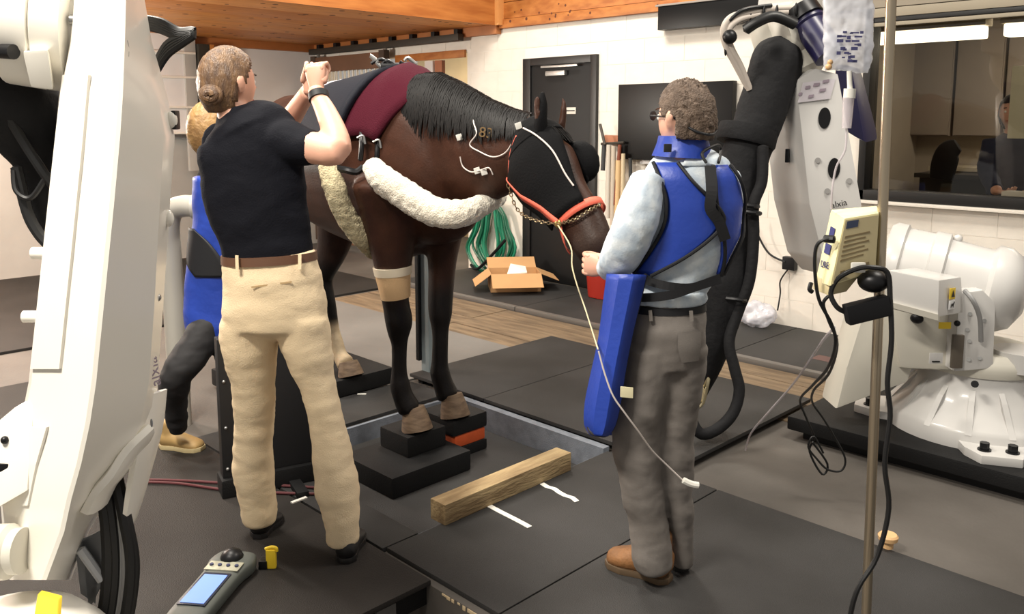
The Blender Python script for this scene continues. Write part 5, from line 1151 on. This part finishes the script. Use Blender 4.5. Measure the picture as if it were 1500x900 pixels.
obj('body', bm_, m_skin, t, True, 180); head_details(t, hc, fr)
ht = hair_shell(hc, fr, .95, lambda a, b_, z: b_ < .2+.8*max(0, z)**1.2 and z > -.45 and not (abs(a) > .5 and z < .1 and b_ > -.3), .007, 1.07, 90)
solid(obj('hair', ht, mat('brown cropped hair', (84, 68, 56), .7, col2=(112, 94, 80), vs=40, bump=.9, bs=160), t), .01)
MT = Rows(M_T, .62)
_b = B(); rowloft(_b, M_T, .62, 30, 4); rowloft(_b, SL, 1.0); rowloft(_b, SR, 1.0)
obj('shirt', remesh(_b, .009, 2, folds(.008, (13, 13, 13), 5)), m_shirt, t, True, 180)
_b = B(); rowloft(_b, [(981, 424, 2.71, 54), (981, 436, 2.71, 58), (981, 443, 2.71, 57)], .66, rnd=False); obj('shirt_hem', remesh(_b, .009, 1, folds(.008, (16, 16, 10), 2)), m_shirt, t, True, 180)
_b = B(); rowloft(_b, [(980, 446, 2.71, 53), (980, 470, 2.71, 55), (977, 500, 2.71, 57), (975, 530, 2.72, 58)], .68, 30); rowloft(_b, ML, 1.05); rowloft(_b, MR, 1.05)
obj('jeans', remesh(_b, .009, 2, folds(.007, (8, 8, 15), 21)), m_jean, t, True, 180)
_b = B(); rowloft(_b, [(980, 445, 2.71, 55), (980, 455, 2.71, 55.5)], .67, 36, rnd=False); obj('belt', _b, m_trim, t)
MJ = Rows([(980, 446, 2.71, 55), (977, 500, 2.71, 58), (975, 530, 2.72, 59)], .7)
obj('back_pocket', MJ.sheet([(478, 985, 1020), (500, 985, 1020), (520, 990, 1016)], .006, 8), m_jean, t)
for x in (1003, 948): obj('belt_loop', MJ.strap([(x, 447), (x+1, 462)], .011, .008), m_jean, t)
# apron
lp = [(236, 962, 988), (262, 968, 1004), (285, 974, 1024), (303, 975, 1038), (320, 973, 1042), (342, 966, 1026), (370, 953, 994), (398, 938, 956)]
rp = [(240, 1028, 1052), (262, 1031, 1066), (290, 1033, 1076), (318, 1038, 1077), (345, 1043, 1072), (375, 1044, 1056), (400, 1040, 1044)]
solid(obj('apron_back_panel', MT.sheet(lp, .022), m_blue, t), .012); solid(obj('apron_back_panel', MT.sheet(rp, .022), m_blue, t), .012)
for rows_ in (lp, rp):
    for k in (1, 2): obj('apron_piping', MT.line([(r[k], r[0]) for r in rows_], .03, .006), m_trim, t)
FA = [(402, 945, 893), (440, 936, 888), (500, 922, 880), (550, 913, 869), (590, 907, 861), (622, 899, 860), (637, 888, 869)]
bm2 = B(); G_ = []
for y, xr, xl in catmull([Vector(q) for q in FA], 3):
    G_.append([bm2.verts.new(q) for q in (D(xr, y, 2.6), D((xr*2+xl)/3, y, 2.585), D((xr+xl*2)/3, y, 2.6), D(xl, y, 2.67), D(xl+4, y, 2.78), D(xl+20, y, 2.92), D(xl+60, y, 3.0), D(xl+100, y, 3.0))])
for i in range(len(G_)-1):
    for j in range(7): bm2.faces.new((G_[i][j], G_[i][j+1], G_[i+1][j+1], G_[i+1][j]))
solid(obj('apron_skirt', bm2, m_blue, t), .01)
obj('apron_piping', tube(B(), [D(xr+1, y, 2.597) for y, xr, xl in FA] + [D(878, 638, 2.6), D(866, 634, 2.63), D(861, 622, 2.66)], .006), m_trim, t)
obj('waist_strap', MT.strap([(905, 412), (935, 430), (970, 424), (1002, 412), (1036, 402)], .028, .035), m_trim, t); obj('waist_strap', MT.strap([(938, 402), (968, 409), (1000, 412), (1038, 404)], .026, .032), m_trim, t)
obj('back_strap', MT.strap([(1023, 240), (1025, 275), (1024, 300), (1034, 318), (1042, 345)], .034, .036), m_trim, t)
obj('tie_loop', tube(B(), [MT.pt(1018, 236, .04), MT.pt(1012, 222, .05), MT.pt(1026, 212, .05), MT.pt(1040, 220, .05), MT.pt(1032, 236, .04)], .005), m_trim, t)
solid(obj('shirt_yoke', MT.sheet([(226, 1000, 1040), (240, 992, 1030)], .02, 8), m_shirt, t), .006)
_b = B(); rowloft(_b, [(1000, 198, 2.73, 35), (1000, 214, 2.73, 39), (999, 230, 2.73, 44)], 1.0, rnd=False); obj('thyroid_collar', _b, m_blue, t)
obj('collar_patch', obox(B(), D(978, 217, 2.63), RT, UP, FW, (.024, .026, .012), .003), m_trim, t)
f_, s_, u_ = fr; gl = hc + f_*.1 + u_*.01
obj('glasses', tube(B(), [gl+s_*.05, gl+s_*.06-f_*.02, gl+s_*.08-f_*.09, gl+s_*.078-f_*.12], .003), m_trim, t)
obj('glasses', tube(B(), [gl-s_*.05, gl-s_*.06-f_*.02, gl-s_*.08-f_*.09, gl-s_*.078-f_*.12], .003), m_trim, t)
for q in (-1, 1): obj('lens', ball(B(), gl+s_*(q*.034)+f_*.006, .02, (.8, .15, .8), 12, (s_, f_, u_)), m_trim, t)
obj('glasses_cord', tube(B(), [gl-s_*.078-f_*.12, hc-f_*.09-s_*.05-u_*.03, hc-f_*.112-u_*.04, hc-f_*.09+s_*.05-u_*.03], .004), m_trim, t)
m_boot = mat('tan boot leather', (142, 98, 58), .65, col2=(104, 70, 40), vs=12, bump=.3, bs=60)
shoe('boot', G(979, 853, 0), G(893, 824, 0), .056, .115, m_boot, mat('boot sole', (92, 74, 54), .7), t); shoe('boot', G(1003, 836, 0), G(950, 806, 0), .045, .085, mat('dark boot', (56, 50, 46), .6), mat('boot sole dark', (40, 38, 36), .7), t)
tag(obj('apron_tag', obox(B(), D(918, 575, 2.56), (RT-UP*.1).normalized(), UP, FW, (.04, .034, .004), .001), mat('tag cream', (226, 218, 180), .6)), 'small cream tag hanging at the edge of the blue apron skirt', 'tag')
o = obj('drip_line', tube(B(), [D(877, 515, 2.56), D(886, 548, 2.55), D(898, 580, 2.54), D(915, 605, 2.54), D(935, 632, 2.56), D(955, 660, 2.6), D(975, 680, 2.63), D(1000, 704, 2.65)], .0028), m_line); tag(o, 'thin white line hanging across the blue apron skirt and grey jeans', 'tubing')
o = obj('line_connector', tube(B(), [D(1001, 704, 2.65), D(1012, 709, 2.65), D(1023, 711, 2.65)], .011), m_tape); tag(o, 'white plastic connector at the knee of the grey jeans', 'connector')

# ---- the helper behind the woman
t = thing('person', 'person in a blue apron half hidden behind the woman in the black shirt', 'person', G(330, 660, 0))
hc = D(312, 190, 3.85); _b = B(); fr = add_head(_b, hc, RT*.8+FW*.5)
H_T = [(325, 228, 3.85, 20), (332, 245, 3.85, 40), (332, 290, 3.84, 45), (330, 340, 3.84, 43), (322, 400, 3.84, 44), (318, 450, 3.84, 44), (318, 490, 3.84, 40)]
rowloft(_b, [(314, 205, 3.85, 17), (322, 232, 3.85, 22)], 1.0); rowloft(_b, [(a, y, d, w*.84) for a, y, d, w in H_T], .62)
H1 = [(305, 480, 3.8, 27), (280, 520, 3.72, 26), (258, 552, 3.68, 24), (256, 590, 3.76, 18), (262, 630, 3.84, 13)]; H2 = [(335, 480, 3.85, 27), (345, 550, 3.84, 23), (365, 610, 3.8, 18), (395, 655, 3.78, 13)]
H3 = [(362, 262, 3.85, 18), (395, 300, 3.88, 15), (425, 270, 3.92, 12), (440, 240, 3.95, 10)]
for R_ in (H1, H2, H3): rowloft(_b, [(a, y, d, w*.72) for a, y, d, w in R_])
bm_ = remesh(_b, .009, 3); hand(bm_, D(440, 238, 3.95), UP+RT*.3, FW, .7, .9)
obj('body', bm_, m_skin, t, True, 180); head_details(t, hc, fr)
solid(obj('hair', hair_shell(hc, fr, 1.0, lambda a, b_, z: not (b_ > .25 and z < .5) and z > -.8, .004, 1.12, 50), mat('blond hair', (168, 132, 84), .5, col2=(130, 98, 60), vs=14, bump=.5, bs=60), t), .006)
_b = B(); rowloft(_b, H_T, .66, 26); rowloft(_b, [(a, y, d, w*1.05) for a, y, d, w in H3[:2]]); obj('top', remesh(_b, .011, 2), m_blackcloth, t, True, 180)
HT = Rows(H_T, .66)
_b = B(); rowloft(_b, [(331, 262, 3.84, 48), (330, 300, 3.84, 47), (329, 330, 3.84, 46), (321, 400, 3.84, 48), (317, 450, 3.84, 48), (316, 480, 3.83, 46), (314, 503, 3.83, 36)], .74, 28, 4); obj('apron', remesh(_b, .011, 2, folds(.006, (8, 8, 10), 4)), m_blue, t, True, 180)
solid(obj('apron_belt', HT.sheet([(332, 289, 298), (348, 288, 318), (368, 288, 332), (385, 290, 338), (400, 302, 338)], .03, 10), m_trim, t), .008)
_b = B(); rowloft(_b, H1, 1.1); rowloft(_b, H2, 1.1); obj('trousers', remesh(_b, .01, 2, folds(.007)), mat('black trousers', (32, 31, 33), .8), t, True, 180)
shoe('shoe', G(238, 655, 0), G(296, 660, 0), .05, .09, mat('tan work shoe', (176, 144, 92), .6, var=.2), mat('tan sole', (190, 172, 130), .7), t); shoe('shoe', G(392, 682, 0), G(424, 676, 0), .042, .07, m_shoeblk, mat('white sole', (214, 210, 198), .6), t)

# ---- the person behind the viewing window
wd_ = WY(1470, 200, 6.9).dot(FW)
t = thing('person', 'person in a navy jacket sitting behind the viewing window', 'person', V(WY(1480, 200, 6.9).x, 6.9, 0))
hc = D(1482, 165, wd_); _b = B(); fr = add_head(_b, hc, -RT*.55-FW*.8)
N_T = [(1486, 192, wd_, 10), (1486, 202, wd_, 28), (1486, 225, wd_, 38), (1484, 270, wd_, 38), (1484, 320, wd_, 38), (1484, 360, wd_, 36)]
rowloft(_b, [(1484, 180, wd_, 10), (1486, 200, wd_, 14)]); rowloft(_b, [(a, y, d, w*.85) for a, y, d, w in N_T], .62)
for sgn in (-1, 1): rowloft(_b, [(1486+sgn*34, 212, wd_, 10), (1486+sgn*40, 250, wd_-.05, 9), (1486+sgn*26, 280, wd_-.3, 8)])
for sgn in (-1, 1): rowloft(_b, [(1484+sgn*16, 355, wd_, 15), (1484+sgn*18, 370, wd_-.35, 12), (1484+sgn*18, 430, wd_-.38, 9), (1484+sgn*18, 470, wd_-.38, 7)])
bm_ = remesh(_b, .01, 3)
for sgn in (-1, 1): hand(bm_, D(1486+sgn*26, 281, wd_-.3), -FW-RT*(.3*sgn), -RT*sgn, .4, .9)
obj('body', bm_, m_skin, t, True, 180); head_details(t, hc, fr)
solid(obj('hair', hair_shell(hc, fr, 1.0, lambda a, b_, z: not (b_ > .25 and z < .5) and z > -.9, .004, 1.14, 40), mat('dark hair', (36, 28, 26), .5, bump=.4, bs=60), t), .008)
_b = B(); rowloft(_b, N_T, .68)
for sgn in (-1, 1): rowloft(_b, [(1486+sgn*30, 208, wd_, 15), (1486+sgn*40, 250, wd_-.05, 13), (1486+sgn*27, 279, wd_-.28, 11)])
obj('jacket', remesh(_b, .011, 2, folds(.006)), mat('navy jacket', (34, 40, 66), .8), t, True, 180)
_b = B()
for sgn in (-1, 1): rowloft(_b, [(1484+sgn*16, 352, wd_, 19), (1484+sgn*18, 370, wd_-.36, 15), (1484+sgn*18, 430, wd_-.39, 11), (1484+sgn*18, 465, wd_-.39, 10)])
obj('trousers', remesh(_b, .012, 2), mat('dark trousers', (40, 38, 40), .8), t, True, 180)
